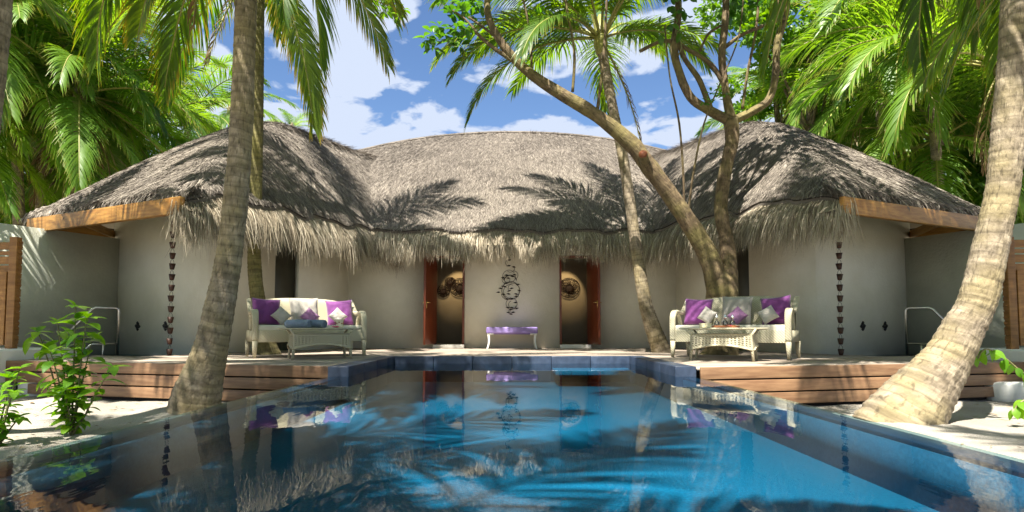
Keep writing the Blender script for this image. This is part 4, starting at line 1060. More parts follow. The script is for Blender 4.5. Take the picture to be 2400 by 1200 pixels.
# tray with bottles
p = on(TR, 0.03, 0.0); tray = thing('serving_tray', 'brown wooden tray under three glass bottles', 'tray', p, TR[1] + R(20))
MB().box((0, 0, 0.010), (0.34, 0.17, 0.014)).obj('tray_base', M['tray'], tray, local=True, bevel=0.004)
for (c, d) in (((0, -0.088, 0.017), (0.35, 0.012, 0.03)), ((0, 0.088, 0.017), (0.35, 0.012, 0.03)), ((-0.172, 0, 0.017), (0.012, 0.164, 0.03)), ((0.172, 0, 0.017), (0.012, 0.164, 0.03))):
    MB().box(c, d).obj('tray_rim', M['tray'], tray, local=True, bevel=0.003)
for k, (x, nm) in enumerate(((-0.115, 'left'), (0.0, 'middle'), (0.10, 'right'))):
    q = p + Matrix.Rotation(TR[1] + R(20), 3, 'Z') @ Vector((x, 0, 0.019))
    b_ = thing('glass_bottle', 'small clear glass bottle with ball stopper, %s of the three on the tray' % nm, 'bottle', q, 0, 'glass bottles on the tray')
    mb = MB(); mb.lathe([(0.01, 0), (0.032, 0.0), (0.035, 0.006), (0.035, 0.055), (0.028, 0.072), (0.012, 0.082), (0.011, 0.098), (0.016, 0.102), (0.01, 0.103)], n=16); mb.obj('bottle_body', M['glass'], b_, smooth=True, local=True)
    mb = MB(); mb.lathe([(0.01, 0.003), (0.029, 0.003), (0.029, 0.03), (0.01, 0.031)], n=14); mb.obj('oil', M['cream'], b_, smooth=False, local=True)
    mb = MB(); mb.lathe([(0.008, 0.098), (0.009, 0.104), (0.021, 0.118), (0.024, 0.128), (0.021, 0.138), (0.012, 0.145), (0.016, 0.155), (0.012, 0.164), (0.002, 0.167)], n=14); mb.obj('stopper', M['bottlecap'], b_, smooth=True, local=True)
flower(p + Matrix.Rotation(TR[1], 3, 'Z') @ Vector((0.06, -0.05, 0.018)), 'pink flower lying among the glass bottles', 0.9)
for k in range(2):
    q = on(TR, -0.27 + 0.085 * k, -0.07 - 0.01 * k)
    b_ = thing('soap_box', ('small cream lidded box at the outer end of the bottle table', 'small cream lidded box nearer the bottle tray')[k], 'box', q, TR[1] + R(22), 'cream boxes on the bottle table')
    MB().box((0, 0, 0.026), (0.075, 0.06, 0.05)).obj('box_body', M['cream'], b_, local=True, bevel=0.006)
    MB().box((0, 0, 0.058), (0.08, 0.065, 0.012)).obj('lid', M['cream'], b_, local=True, bevel=0.004)

# lilac bench
bq = atz(1199, 817, 0.0); bq.y = 13.86
bench = thing('upholstered_bench', 'lilac upholstered bench with white curved legs against the front wall', 'bench', (0.0, 13.9, 0))
MB().box((0, 0, 0.418), (1.16, 0.42, 0.15)).obj('seat_pad', M['lilac'], bench, smooth=True, bevel=0.04, local=True, seg=4)
MB().box((0, 0, 0.345), (1.10, 0.38, 0.035)).obj('seat_frame', M['lilac'], bench, local=True)
for sx in (-1, 1):
    for sy in (-1, 1):
        P, Rr = catmull([(sx * 0.535, sy * 0.17, 0.355), (sx * 0.515, sy * 0.17, 0.22), (sx * 0.525, sy * 0.17, 0.1), (sx * 0.555, sy * 0.175, 0.0)], [0.055, 0.045, 0.038, 0.036], 4)
        mb = MB(); mb.band(P, (0, 1, 0), 0.045, Rr); mb.box((sx * 0.48, sy * 0.17, 0.34), (0.14, 0.05, 0.04)); mb.obj('leg', M['white'], bench, local=True)

# ------------------------------------------------------------------ palms
def frond_mesh(name, elev, L, seed, bend, leaflet=0.62, n=62, grav=0.32, mat='frond', wid=0.017, ragged=0.12):
    rg = random.Random(seed); K = 18; pts = []; p = Vector((0, 0, 0)); ths = []
    side_curve = rg.uniform(-0.12, 0.12)
    for k in range(K + 1):
        s = k / K; th = max(R(-87), elev - bend * s ** 1.25); ths.append(th)
        pts.append(p.copy())
        p = p + Vector((side_curve * s, math.cos(th), math.sin(th))).normalized() * (L / K)
    mb = MB(); mb.tube(pts, [0.028 * (1 - 0.9 * (k / K)) + 0.003 for k in range(K + 1)], 5)
    mb.U = [(0.5, 0.0)] * len(mb.V)
    nr = len(mb.F)
    V, F, U = [], [], []
    twist = rg.uniform(-0.25, 0.25)
    for i in range(n):
        s = 0.13 + 0.87 * (i + rg.uniform(-.3, .3)) / n; s = min(max(s, 0.1), 0.999)
        f = s * K; k = min(int(f), K - 1); b0 = pts[k].lerp(pts[k + 1], f - k)
        tan = (pts[k + 1] - pts[k]).normalized(); lat = Vector((1, 0, 0)); lat = (lat - tan * lat.dot(tan)).normalized(); up = lat.cross(tan)
        prof = min(1, (s - 0.05) / 0.22) ** 0.7 * (1 - 0.62 * max(0, (s - 0.45) / 0.55) ** 1.6)
        for sd in (-1, 1):
            if rg.random() < ragged * 0.25: continue
            phi = R(28 + 40 * s + rg.uniform(-7, 7)); Lf = leaflet * prof * rg.uniform(0.82, 1.12)
            d = (lat * sd * math.cos(phi) + tan * math.sin(phi) + up * (0.30 + twist * sd)).normalized()
            q = b0.copy(); wv = tan; base = len(V) + len(mb.V)
            pr = (0.5, 1.0, 0.92, 0.6, 0.06); sg = 4; g = grav * rg.uniform(0.75, 1.3)
            for j in range(sg + 1):
                wdir = (wv - d * wv.dot(d)); wdir = wdir.normalized() if wdir.length > 1e-4 else lat
                h = wid * pr[j]
                V.append(q - wdir * h); V.append(q + wdir * h); U.append((0.2, j / sg)); U.append((0.8, j / sg))
                d = (d + Vector((0, 0, -1)) * g * (0.6 + j * 0.35)).normalized(); q = q + d * (Lf / sg)
            for j in range(sg): F.append((base + 2 * j, base + 2 * j + 1, base + 2 * j + 3, base + 2 * j + 2))
    allV = [tuple(v) for v in mb.V] + [tuple(v) for v in V]
    me = make_mesh(name, allV, mb.F + F, M[mat], mb.U + U)
    me.materials.append(M['rachis'])
    mi = np.zeros(len(me.polygons), dtype=np.int32); mi[:nr] = 1; me.polygons.foreach_set('material_index', mi)
    return me

FR_CACHE = {}
ELEVS = [80, 62, 45, 28, 10, -10, -30, -55]
def frond(ei, var, style):
    key = (ei, var, style)
    if key not in FR_CACHE:
        e = ELEVS[ei]; old = e < 0
        if style == 'dead': FR_CACHE[key] = frond_mesh('frond', R(-62), 2.7, 900 + var, R(26), 0.6, 50, 0.5, 'frond_dead', 0.012, 2.0)
        elif style == 'hero': FR_CACHE[key] = frond_mesh('frond', R(e), 3.3, 100 + ei * 7 + var, R(70 + 14 * var) if e > -20 else R(36), 0.86, 92, 0.24 if not old else 0.27, 'frond_old' if e < -20 and var == 0 else 'frond', 0.0145)
        else: FR_CACHE[key] = frond_mesh('frond', R(e), 3.6, 300 + ei * 7 + var, R(82 + 16 * var) if e > -20 else R(42), 0.95, 72, 0.22, 'frond_bg', 0.0165)
    return FR_CACHE[key]

def trunk_mesh(name, P, Rr, mat, ring=0.085, seed=0, sides=16, amp=0.017):
    P, Rr = catmull(P, Rr, 10)
    # resample by length so that the leaf scars sit evenly
    L = [0.0]
    for i in range(1, len(P)): L.append(L[-1] + (P[i] - P[i - 1]).length)
    out, ro = [], []; s = 0.0; i = 0; rg = random.Random(seed); step = ring / 3; c = 0
    while s < L[-1]:
        while i < len(L) - 2 and L[i + 1] < s: i += 1
        t = (s - L[i]) / max(1e-6, L[i + 1] - L[i]); out.append(P[i].lerp(P[i + 1], t)); r = Rr[i] * (1 - t) + Rr[i + 1] * t
        ro.append(r * (1 + (amp, -amp * 0.4, -amp)[c % 3] + rg.uniform(-.012, .012))); c += 1; s += step * (0.75 + 0.5 * ((c // 3 * 7919) % 10) / 10)
    mb = MB(); mb.tube(out, ro, sides)
    # uneven surface
    V = []
    m = sides + 1
    for idx, v in enumerate(mb.V):
        k = idx // m; c0 = out[min(k, len(out) - 1)]; d = Vector(v) - c0
        f = 1 + 0.05 * mnoise.noise(Vector(v) * 3.1) + 0.03 * mnoise.noise(Vector(v) * 11)
        V.append(tuple(c0 + d * f))
    mb.V = V
    return mb.mesh(name, M[mat], True)

def palm(name, label, pts, radii, mat, crown, seed, style='hero', n=18, scale=1.0, spec=None, group='coconut palms', emin=0, emax=7, skip=(), nuts=0):
    base = Vector(pts[0]); t = thing(name, label, 'palm tree', base, 0, group)
    link('trunk', trunk_mesh('trunk', [Vector(p) for p in pts], radii, mat, seed=seed, sides=18 if style == 'hero' else 10), t)
    rg = random.Random(seed); top = Vector(pts[-1])
    # fibrous heart of the crown
    mb = MB(); mb.lathe([(radii[-1] * 0.9, -0.25), (radii[-1] * 1.5, -0.05), (radii[-1] * 1.3, 0.15), (0.05, 0.55)], top, 10); mb.obj('heart', M['rachis'] if style == 'hero' else M['palmbark'], t, smooth=True)
    lst = spec or []
    if not spec:
        for i in range(n):
            q = i / (n - 1); ei = min(7, int(q ** 0.95 * 7.4)); ei = min(max(ei, emin), emax)
            lst.append((i * 137.5 + rg.uniform(-14, 14), ei, rg.uniform(0.85, 1.12)))
    for i, (az, ei, k) in enumerate(lst):
        if i in skip: continue
        o = link('frond', frond(ei, (i + seed) % 2, style), t, True)
        d = Vector((math.cos(R(az)), math.sin(R(az)), 0))
        o.location = top - base + d * radii[-1] * 0.7 + Vector((0, 0, 0.1)); o.rotation_euler = (rg.uniform(-.05, .05), rg.uniform(-.12, .12), R(az - 90)); o.scale = (scale * k,) * 3
    for k in range(3 if style == 'bg' else 1):
        az = rg.uniform(0, 360); o = link('dead_frond', frond(7, k % 2, 'dead'), t, True); d = Vector((math.cos(R(az)), math.sin(R(az)), 0))
        o.location = top - base + d * radii[-1] * 0.8 - Vector((0, 0, 0.05)); o.rotation_euler = (0, rg.uniform(-.15, .15), R(az - 90)); o.scale = (0.8 * rg.uniform(0.8, 1.1),) * 3
    for k in range(nuts):
        a = rg.uniform(0, 6.28); rr = radii[-1] + 0.12
        mb = MB(); mb.lathe([(0.01, -0.12), (0.07, -0.09), (0.095, 0.0), (0.07, 0.08), (0.01, 0.12)], (top.x + rr * math.cos(a), top.y + rr * math.sin(a), top.z - 0.12 - 0.1 * rg.random()), 10); mb.obj('coconut', M['rachis'], t, smooth=True)
    return t

def ground_pt(px, py, z=Z_SAND): return atz(px, py, z)
def px_r(w, Y): return w / 2 * Y / F_PX

# the leaning palm in front on the left
Yb = 6.62
pts = [at(452, 985, Yb), at(462, 930, Yb), at(482, 860, Yb), at(503, 780, Yb), at(537, 600, Yb), at(557, 420, Yb), at(568, 240, Yb), at(577, 0, Yb), at(583, -180, Yb), at(588, -330, Yb)]
rad = [px_r(132, Yb), px_r(108, Yb), px_r(86, Yb), px_r(72, Yb), px_r(58, Yb), px_r(54, Yb), px_r(52, Yb), px_r(49, Yb), px_r(47, Yb), px_r(45, Yb)]
spec = [(-10, 6, 0.68), (15, 6, 0.72), (-40, 6, 0.8), (40, 6, 0.8), (168, 5, 1.0), (200, 6, 1.0), (225, 5, 1.0), (145, 6, 0.95), (-75, 5, 0.9),  (0, 3, 0.55), (180, 3, 1.1), (240, 3, 1.0), (300, 3, 1.0), (20, 1, 1), (140, 1, 1), (270, 1, 1), (-25, 7, 0.85), (190, 7, 0.8), (-55, 5, 0.65), (210, 4, 1.0), (275, 4, 0.9), (320, 5, 0.6)]
palm('coconut_palm', 'stout grey palm trunk with a swollen foot in the sand by the left pool edge', pts, rad, 'palmbark', None, 3, spec=spec)
# slim mossy palm behind it, through the deck
Yb = 10.8
pts = [at(634, 842, Yb), at(622, 800, Yb), at(604, 700, Yb), at(596, 600, Yb), at(600, 400, Yb), at(604, 200, Yb), at(607, 0, Yb), at(609, -90, Yb)]
rad = [px_r(58, Yb), px_r(44, Yb), px_r(33, Yb), px_r(31, Yb), px_r(30, Yb), px_r(28, Yb), px_r(26, Yb), px_r(25, Yb)]
palm('coconut_palm', 'slim mossy palm trunk rising through the deck behind the towel table sofa', pts, rad, 'palmbark2', None, 5, n=14)
# slim palm with its crown in view over the right half
Yb = 11.6
pts = [at(1556, 838, Yb), at(1538, 790, Yb), at(1515, 720, Yb), at(1497, 620, Yb), at(1480, 500, Yb), at(1462, 380, Yb), at(1440, 270, Yb), at(1420, 170, Yb), at(1408, 100, Yb)]
rad = [px_r(48, Yb), px_r(40, Yb), px_r(32, Yb), px_r(28, Yb), px_r(26, Yb), px_r(25, Yb), px_r(23, Yb), px_r(24, Yb), px_r(23, Yb)]
spec = [(178, 3, 1.05), (200, 4, 1.0), (165, 4, 1.0), (215, 3, 1.02), (190, 2, 1.05), (5, 3, 0.8), (-15, 4, 0.7), (25, 3, 0.9), (-60, 2, 0.95), (250, 2, 1.0), (275, 1, 1.0), (300, 2, 0.95), (230, 4, 0.85), (120, 3, 1.0), (80, 3, 1.0), (50, 2, 1), (150, 2, 1), (100, 1, 1), (0, 1, 1), (180, 0, 1)]
palm('coconut_palm', 'slender pale palm curving up left of the bottle table sofa, crown over the middle roof', pts, rad, 'palmbark', None, 9, spec=spec)
# thick leaning palm in front on the right
Yb = 5.9
pts = [at(2092, 1030, Yb), at(2122, 980, Yb), at(2162, 920, Yb), at(2218, 845, Yb), at(2258, 770, Yb), at(2292, 700, Yb), at(2328, 550, Yb), at(2351, 430, Yb), at(2366, 280, Yb), at(2378, 120, Yb), at(2385, -20, Yb), at(2398, -250, Yb), at(2410, -560, Yb)]
rad = [px_r(185, Yb), px_r(168, Yb), px_r(136, Yb), px_r(100, Yb), px_r(86, Yb), px_r(78, Yb), px_r(71, Yb), px_r(69, Yb), px_r(68, Yb), px_r(66, Yb), px_r(65, Yb), px_r(62, Yb), px_r(60, Yb)]
palm('coconut_palm', 'thick ringed palm trunk leaning outward from a flared foot in the sand', pts, rad, 'palmbark', None, 14, n=20, emin=1, emax=5, scale=1.2)
# sliver of a palm at the far left edge
Yb = 5.0
pts = [ground_pt(-175, 1010), at(-120, 800, Yb), at(-70, 500, Yb), at(-38, 250, Yb), at(-18, 60, Yb), at(-10, -60, Yb), at(10, -520, Yb), at(20, -800, Yb)]
rad = [0.25, 0.15, 0.13, 0.125, 0.12, 0.12, 0.11, 0.1]
palm('coconut_palm', 'sliver of a brown palm trunk at the upper left picture edge', pts, rad, 'palmbark', None, 21, n=9, emin=1, emax=4)

# palms round the pool whose trunks stand outside the picture and whose crowns shade it, then added ones shading the walls and sofa
for k, (x, y, z, lab, sca) in enumerate(((-4.4, 0.2, 6.4, 'palm left of the pool near the viewpoint, seen by its shade on the water', 1.25), (-3.2, -2.2, 6.6, 'palm behind the viewpoint on the left, seen by its frond shadows', 1.25),
        (3.6, -2.6, 6.8, 'palm behind the viewpoint on the right, seen by its frond shadows on the pool floor', 1.2),
        (-10.0, 7.0, 5.6, 'unseen palm added beyond the left picture edge to shade the left garden wall', 1.1), (8.9, 6.9, 5.8, 'unseen palm added beyond the right picture edge to shade the right garden wall', 1.1))):  # last two are unseen, added to keep sun off the garden walls
    palm('coconut_palm', lab, [(x * 1.05, y, Z_SAND - 0.05), (x * 1.03, y, 1.5), (x, y, 3.6), (x * 0.93, y, z)], [0.24, 0.16, 0.14, 0.12], 'palmbark', None, 200 + k, n=(12, 17, 18, 23, 23)[k], scale=sca, emin=1, emax=5, group='palms shading the pool')

palm('coconut_palm', 'unseen palm added beyond the right picture edge, leaning in to shade the right sofa', [(6.9, 5.2, Z_SAND - 0.05), (6.7, 5.2, 1.5), (6.2, 5.3, 3.4), (5.0, 5.6, 5.2), (3.0, 6.0, 6.6)], [0.24, 0.16, 0.15, 0.14, 0.12], 'palmbark', None, 231, n=14, scale=1.1, emin=1, emax=4, group='palms shading the pool')  # unseen, added and bent over to shade the right sofa

# background palms, left and right
bg = [(40, 130, 15.5), (150, 70, 16.5), (300, 330, 19), (110, 300, 16), (440, 290, 23), (-90, 280, 15), (265, 350, 22), (-60, 40, 14.5), (20, 410, 19), (185, 230, 15.5),
      (2195, 335, 17), (2060, 190, 17.5), (1925, 330, 21), (2290, 130, 18), (2400, 300, 21), (2310, 420, 19), (2170, 10, 16), (2010, 350, 24), (2350, 165, 13.6), (1850, 290, 26)]
descr = ['tall palm with dark arching fronds at the upper left, nearest the frame edge', 'tall palm high behind the left wing roof, fronds against the cloud', 'palm with drooping fronds just above the left roof slope', 'lower palm massed above the left garden wall',
         'distant palm beside the left roof peak', 'palm at the left edge above the timber gate', 'far palm half hidden behind the left roof slope', 'palm crown filling the top left corner', 'deep background palm low behind the left garden wall', 'palm with long hanging fronds in the middle of the left palm mass',
         'palm with a visible ringed trunk and brown heart behind the right roof', 'palm with a broad arching frond over the right wing roof', 'palm tucked behind the right roof peak', 'tall palm left of the thick leaning trunk at the top', 'palm right of the thick leaning trunk', 'low palm behind the thick leaning trunk, above the right eave',
         'palm crown at the top above the right roof', 'far palm showing low over the right roof slope', 'palm crown in the upper right corner', 'distant palm just right of the forked tree']
for i, ((px, py, Y), lab) in enumerate(zip(bg, descr)):
    rgp = random.Random(70 + i); c = at(px, py, Y); x0 = c.x + rgp.uniform(-0.5, 0.5)
    pts = [Vector((x0, Y + rgp.uniform(-.4, .4), Z_SAND - 0.05)), Vector((x0 + (c.x - x0) * 0.3, Y, c.z * 0.33)), Vector((x0 + (c.x - x0) * 0.75, Y, c.z * 0.7)), c]
    palm('coconut_palm', lab, pts, [0.2, 0.14, 0.125, 0.12], 'palmbark', None, 40 + i, style='bg', n=22, scale=rgp.uniform(1.05, 1.3), emax=6, group='palms behind the villa', nuts=4 if i == 10 else 0,
         spec=[(180, 3, 1.1), (196, 3, 1.05), (165, 2, 1.1), (205, 4, 1.0), (150, 3, 1), (120, 3, 1), (90, 2, 1), (60, 3, 1), (30, 3, 1), (0, 3, 1), (-30, 3, 0.9), (-60, 2, 0.9), (240, 2, 1), (270, 1, 0.9), (180, 1, 1), (0, 1, 1)] if i == 18 else None)
for (px, py, Y, lab) in ((540, 262, 34, 'tiny distant palm top beside the left trunk, above the roof peak'), (684, 306, 40, 'tiny distant palm top poking over the left wing ridge')):
    c = at(px, py, Y); palm('coconut_palm', lab, [Vector((c.x, Y, Z_SAND - 0.05)), Vector((c.x, Y, c.z / 2)), c], [0.2, 0.15, 0.13], 'palmbark', None, 77, style='bg', n=12, scale=0.6, group='palms behind the villa')

# ------------------------------------------------------------------ broadleaf trees
def leaf_cloud(centers, n, size, seed, shell=0.55):
    r_ = np.random.RandomState(seed); C = np.array([c[:3] for c in centers]); Rr = np.array([c[3] for c in centers])
    w = Rr ** 2.3; idx = r_.choice(len(C), n, p=w / w.sum())
    d = r_.normal(0, 1, (n, 3)); d /= np.linalg.norm(d, axis=1)[:, None]
    rad = Rr[idx] * (shell + (1 - shell) * r_.uniform(0, 1, n)) * r_.uniform(0.75, 1.1, n)
    P = C[idx] + d * rad[:, None] * np.array([1, 1, 0.72])
    dirv = d * 0.6 + r_.normal(0, 0.7, (n, 3)); dirv[:, 2] -= 0.15; dirv /= np.linalg.norm(dirv, axis=1)[:, None]
    sd = np.cross(dirv, r_.normal(0, 1, (n, 3))); sd /= np.linalg.norm(sd, axis=1)[:, None] + 1e-9
    nm = np.cross(dirv, sd); L = size * r_.uniform(0.7, 1.3, n)[:, None]
    v0 = P; v1 = P + dirv * L * 0.5 + sd * L * 0.27 + nm * L * 0.07; v2 = P + dirv * L; v3 = P + dirv * L * 0.5 - sd * L * 0.27 + nm * L * 0.07
    V = np.stack([v0, v1, v2, v3], 1).reshape(-1, 3); b = np.arange(n)[:, None] * 4
    F = np.concatenate([b + np.array([[0, 1, 2]]), b + np.array([[0, 2, 3]])], 0)
    return V, F, np.tile([[0, 0], [0, .5], [0, 1], [0, .5]], (n, 1))

def bg_tree(px, py, Y, rad, lab, seed, n=9000, mat='leaf_bg', size=0.2, flat=0.8):
    c = at(px, py, Y); rg = random.Random(seed); base = Vector((c.x + rg.uniform(-.5, .5), Y, Z_SAND - 0.05))
    t = thing('broadleaf_tree', lab, 'tree', base, 0, 'broadleaf trees behind the villa')
    cs = []
    for k in range(16):
        d = Vector((rg.gauss(0, 1), rg.gauss(0, 1), rg.gauss(0, 1))).normalized() * rad * rg.uniform(0.3, 0.95)
        cs.append((c.x + d.x * 1.15, c.y + d.y * 0.8, c.z + d.z * flat, rad * rg.uniform(0.25, 0.42)))
    V, F, U = leaf_cloud(cs, n, size, seed)
    link('crown', make_mesh('crown', V, F, M[mat], U), t)
    mb = MB(); P, Rr = catmull([base, base.lerp(c, 0.5) + Vector((rg.uniform(-.3, .3), 0, 0)), c], [0.22, 0.16, 0.08], 5); mb.tube(P, Rr, 9)
    mb.obj('trunk', M['bark'], t, smooth=True)
    mb = MB()
    for k in range(8):
        q = cs[k]; s0 = base.lerp(c, rg.uniform(0.5, 0.8)); P, Rr = catmull([s0, s0.lerp(Vector(q[:3]), 0.5) + Vector((0, 0, -0.15)), Vector(q[:3])], [0.07, 0.045, 0.02], 4); mb.tube(P, Rr, 6)
    mb.obj('limbs', M['bark'], t, smooth=True)
for a in ((1900, 60, 19, 2.6, 'bright leafy tree right of the forked trunk, behind the right roof', 1, 9000), (2120, 20, 21, 3.0, 'light green leafy tree behind the arching palm fronds at upper right', 2, 9000), (2010, 250, 28, 3.4, 'leafy tree low behind the right roof slope', 3, 9000),
          (2290, 300, 25, 3.4, 'leafy tree behind the leaning trunk', 4, 9000), (1815, 200, 22, 1.6, 'small bright tree peeping between the forked tree and the right roof peak', 5, 4500),
          (60, 470, 20, 3.2, 'dark leafy tree low behind the left garden wall', 6, 9000), (150, 400, 27, 3.6, 'leafy tree deep behind the left palms', 7, 10000), (-60, 200, 24, 4.0, 'leafy tree at the left edge behind the palms', 8, 10000), (2430, 470, 16, 2.2, 'dense leafy tree at the right edge above the timber gate', 9, 7000)):
    bg_tree(*a)

# the big forked tree behind the right sofa
Yt = 10.75
tbase = at(1690, 838, Yt); tree = thing('forked_tree', 'gnarled forked tree with one long limb leaning left across the middle roof', 'tree', tbase)
def limb(name, pl, mat='bark', sides=12, sub=5, seed=0, amp=0.06):
    P = [at(a, b, c) for (a, b, c, r) in pl]; P, Rr = catmull(P, [q[3] * 0.77 for q in pl], sub)
    mb = MB(); mb.tube(P, Rr, sides)
    m = sides + 1; V = []
    for idx, v in enumerate(mb.V):
        c0 = P[min(idx // m, len(P) - 1)]; d = Vector(v) - c0
        V.append(tuple(c0 + d * (1 + amp * 1.6 * mnoise.noise(Vector(v) * 3.3) + amp * mnoise.noise(Vector(v) * 9))))
    mb.V = V
    return mb.obj(name, M[mat], tree, smooth=True)
limb('trunk', [(1688, 842, Yt, .48), (1690, 815, Yt, .39), (1692, 760, Yt, .34), (1693, 690, Yt, .335), (1690, 655, Yt, .30), (1688, 630, Yt, .17)], sides=20, amp=0.1)
limb('limb', [(1690, 700, Yt, .27), (1668, 620, Yt - .03, .245), (1645, 570, Yt - .05, .215), (1590, 485, Yt - .1, .2), (1525, 395, Yt - .2, .19), (1478, 335, Yt - .25, .185), (1400, 272, Yt - .3, .15), (1340, 235, Yt - .35, .145), (1270, 192, Yt - .4, .12), (1215, 148, Yt - .45, .105), (1170, 92, Yt - .5, .09), (1142, 25, Yt - .5, .075), (1150, -70, Yt - .5, .06)], sides=16)
limb('limb', [(1702, 700, Yt, .27), (1708, 625, Yt, .19), (1702, 560, Yt, .165), (1690, 490, Yt, .155), (1700, 400, Yt, .145), (1716, 330, Yt, .15), (1712, 280, Yt, .17)], sides=16)
stub = limb('cut_stub', [(1530, 415, Yt - .2, .1), (1514, 385, Yt - .36, .115), (1507, 362, Yt - .56, .10)])
c0 = at(1507, 362, Yt - .555); c1 = at(1506, 360, Yt - .58); mb = MB(); mb.tube([c0, c1], [0.079, 0.068], 14); mb.obj('cut_face', M['cutwood'], tree)
branches = [
    [(1712, 285, Yt, .12), (1660, 258, Yt, .11), (1618, 228, Yt, .10), (1592, 170, Yt, .095), (1580, 110, Yt, .09), (1590, 30, Yt, .085), (1584, -60, Yt, .07)],
    [(1714, 280, Yt, .12), (1702, 220, Yt, .09), (1692, 130, Yt, .085), (1700, 50, Yt, .085), (1702, -60, Yt, .075)],
    [(1665, 256, Yt, .07), (1640, 190, Yt, .065), (1606, 140, Yt, .06), (1590, 100, Yt, .05)],
    [(1692, 190, Yt, .06), (1665, 150, Yt, .055), (1615, 118, Yt, .05), (1560, 95, Yt, .045), (1500, 120, Yt, .04)],
    [(1715, 285, Yt, .11), (1762, 262, Yt, .095), (1800, 235, Yt, .09), (1817, 180, Yt, .085), (1822, 100, Yt, .085), (1842, 30, Yt, .08), (1846, -60, Yt, .07)],
    [(1700, 110, Yt, .05), (1738, 82, Yt - .05, .045), (1785, 62, Yt - .1, .042), (1840, 42, Yt - .1, .04)],
    [(1740, 255, Yt, .035), (1752, 170, Yt, .032), (1772, 70, Yt, .03), (1780, -40, Yt, .03)],
    [(1640, 120, Yt, .03), (1660, 80, Yt, .03), (1690, 60, Yt, .03)],
    [(1215, 150, Yt - .45, .06), (1165, 118, Yt - .5, .045), (1125, 85, Yt - .5, .035), (1090, 45, Yt - .5, .025), (1050, 18, Yt - .5, .018)],
    [(1170, 92, Yt - .5, .04), (1130, 62, Yt - .5, .03), (1098, 40, Yt - .5, .02)],
    [(1246, 172, Yt - .4, .03), (1243, 80, Yt - .4, .026), (1224, -10, Yt - .4, .022)],
    [(1342, 215, Yt - .35, .035), (1346, 120, Yt - .35, .032), (1328, 20, Yt - .35, .028), (1320, -60, Yt - .35, .024)],
    [(1400, 260, Yt - .3, .04), (1414, 140, Yt - .3, .034), (1420, 40, Yt - .3, .03), (1425, -60, Yt - .3, .025)],
    [(1603, 500, Yt - .1, .028), (1602, 420, Yt - .12, .026), (1592, 290, Yt - .12, .024), (1570, 180, Yt - .12, .02), (1558, 60, Yt - .12, .018)],
    [(1612, 505, Yt - .1, .028), (1626, 400, Yt - .14, .024), (1650, 290, Yt - .14, .02), (1690, 190, Yt - .14, .018), (1730, 90, Yt - .14, .016), (1745, -30, Yt - .14, .014)],
]
for b_ in branches: limb('branch', b_, sides=9, sub=5)
# rosettes of big leaves
def leaf_geo(L, Wd, curl=0.25, n=5, obov=0.62):
    V, F = [], []
    for i in range(n + 1):
        s = i / n; w = Wd * (math.sin(PI * min(1, s ** (1.0 if obov <= 0.5 else 1.45))) ** 0.8) * (1 if 0 < i < n else 0.08)
        y = L * s; z = -curl * L * s * s
        V += [(-w, y, z + w * 0.28), (0, y, z), (w, y, z + w * 0.28)]
    for i in range(n):
        a = i * 3; F += [(a, a + 1, a + 4, a + 3), (a + 1, a + 2, a + 5, a + 4)]
    return V, F
def rosette(p, seed, parent, nl=9, L=0.22, mat='leaf'):
    rg = random.Random(seed); mb = MB()
    for k in range(nl):
        V, F = leaf_geo(L * rg.uniform(0.75, 1.15), L * 0.24, rg.uniform(0.15, 0.5))
        Mx = Matrix.Translation(Vector(p)) @ Matrix.Rotation(2.4 * k + rg.uniform(-.3, .3), 4, 'Z') @ Matrix.Rotation(R(rg.uniform(-35, 40)), 4, 'X') @ Matrix.Rotation(rg.uniform(-.3, .3), 4, 'Y') @ Matrix.Translation((0, 0.03, 0))
        mb.add([Mx @ Vector(v) for v in V], F)
    return mb.obj('leaf_cluster', M[mat], parent, smooth=True)
k = 0
for (px, py) in ((1000, 92), (1018, 112), (1040, 80), (1030, 62), (1066, 98), (1075, 55), (1060, 30), (1048, 8), (1084, 20), (1092, 62), (1110, 12), (1102, 38), (1070, 70), (1028, 95), (1078, 108), (1090, 0), (1125, 5), (1030, -15), (1012, 78), (1240, 98), (1255, 40),
                 (1668, 218), (1680, 232), (1700, 218), (1655, 238)):
    p = at(px, py, Yt - .5 + (k % 3) * 0.15); rosette(p, 500 + k, tree, 8, 0.20 if px < 1600 else 0.10); k += 1
# climbing vine on the left fork and leaf clusters above the frame
vine = thing('climbing_vine', 'dark leafy creeper wrapping the upper left fork of the forked tree', 'vine', at(1590, 100, Yt))
rg = random.Random(12)
mb = MB(); mb.tube([at(1590 + 8 * math.sin(q * 1.3), 130 - q * 18, Yt - 0.1) for q in range(12)], 0.014, 6); mb.obj('vine_stem', M['stem'], vine)
for k in range(40):
    p = at(1585 + rg.gauss(0, 24), rg.uniform(-70, 88), Yt - 0.15 + rg.gauss(0, 0.08)); V, F = leaf_geo(rg.uniform(0.12, 0.2), 0.06, 0.3, obov=0.4)
    o = link('leaf', make_mesh('leaf', V, F, M['leaf'], None, True), vine); o.parent = vine; o.matrix_parent_inverse = ROOTM[vine].inverted()
    o.location = p; o.rotation_euler = (R(rg.uniform(-70, -10)), R(rg.uniform(-40, 40)), rg.uniform(0, 6.28))
cs = []
rg = random.Random(44)
for (px, py, r) in ((1150, -170, 0.9), (1300, -180, 0.8), (1584, -180, 0.9), (1702, -200, 1.0), (1846, -180, 1.0), (1430, -220, 0.8), (1050, -110, 0.6), (1640, -120, 0.6), (1770, -110, 0.6)):
    c = at(px, py, Yt - 0.3)
    for q in range(4): cs.append((c.x + rg.gauss(0, .4), c.y + rg.gauss(0, .5), c.z + rg.gauss(0, .3), r * 0.5))
V, F, U = leaf_cloud(cs, 2600, 0.22, 4); link('crown', make_mesh('crown', V, F, M['leaf'], U), tree)
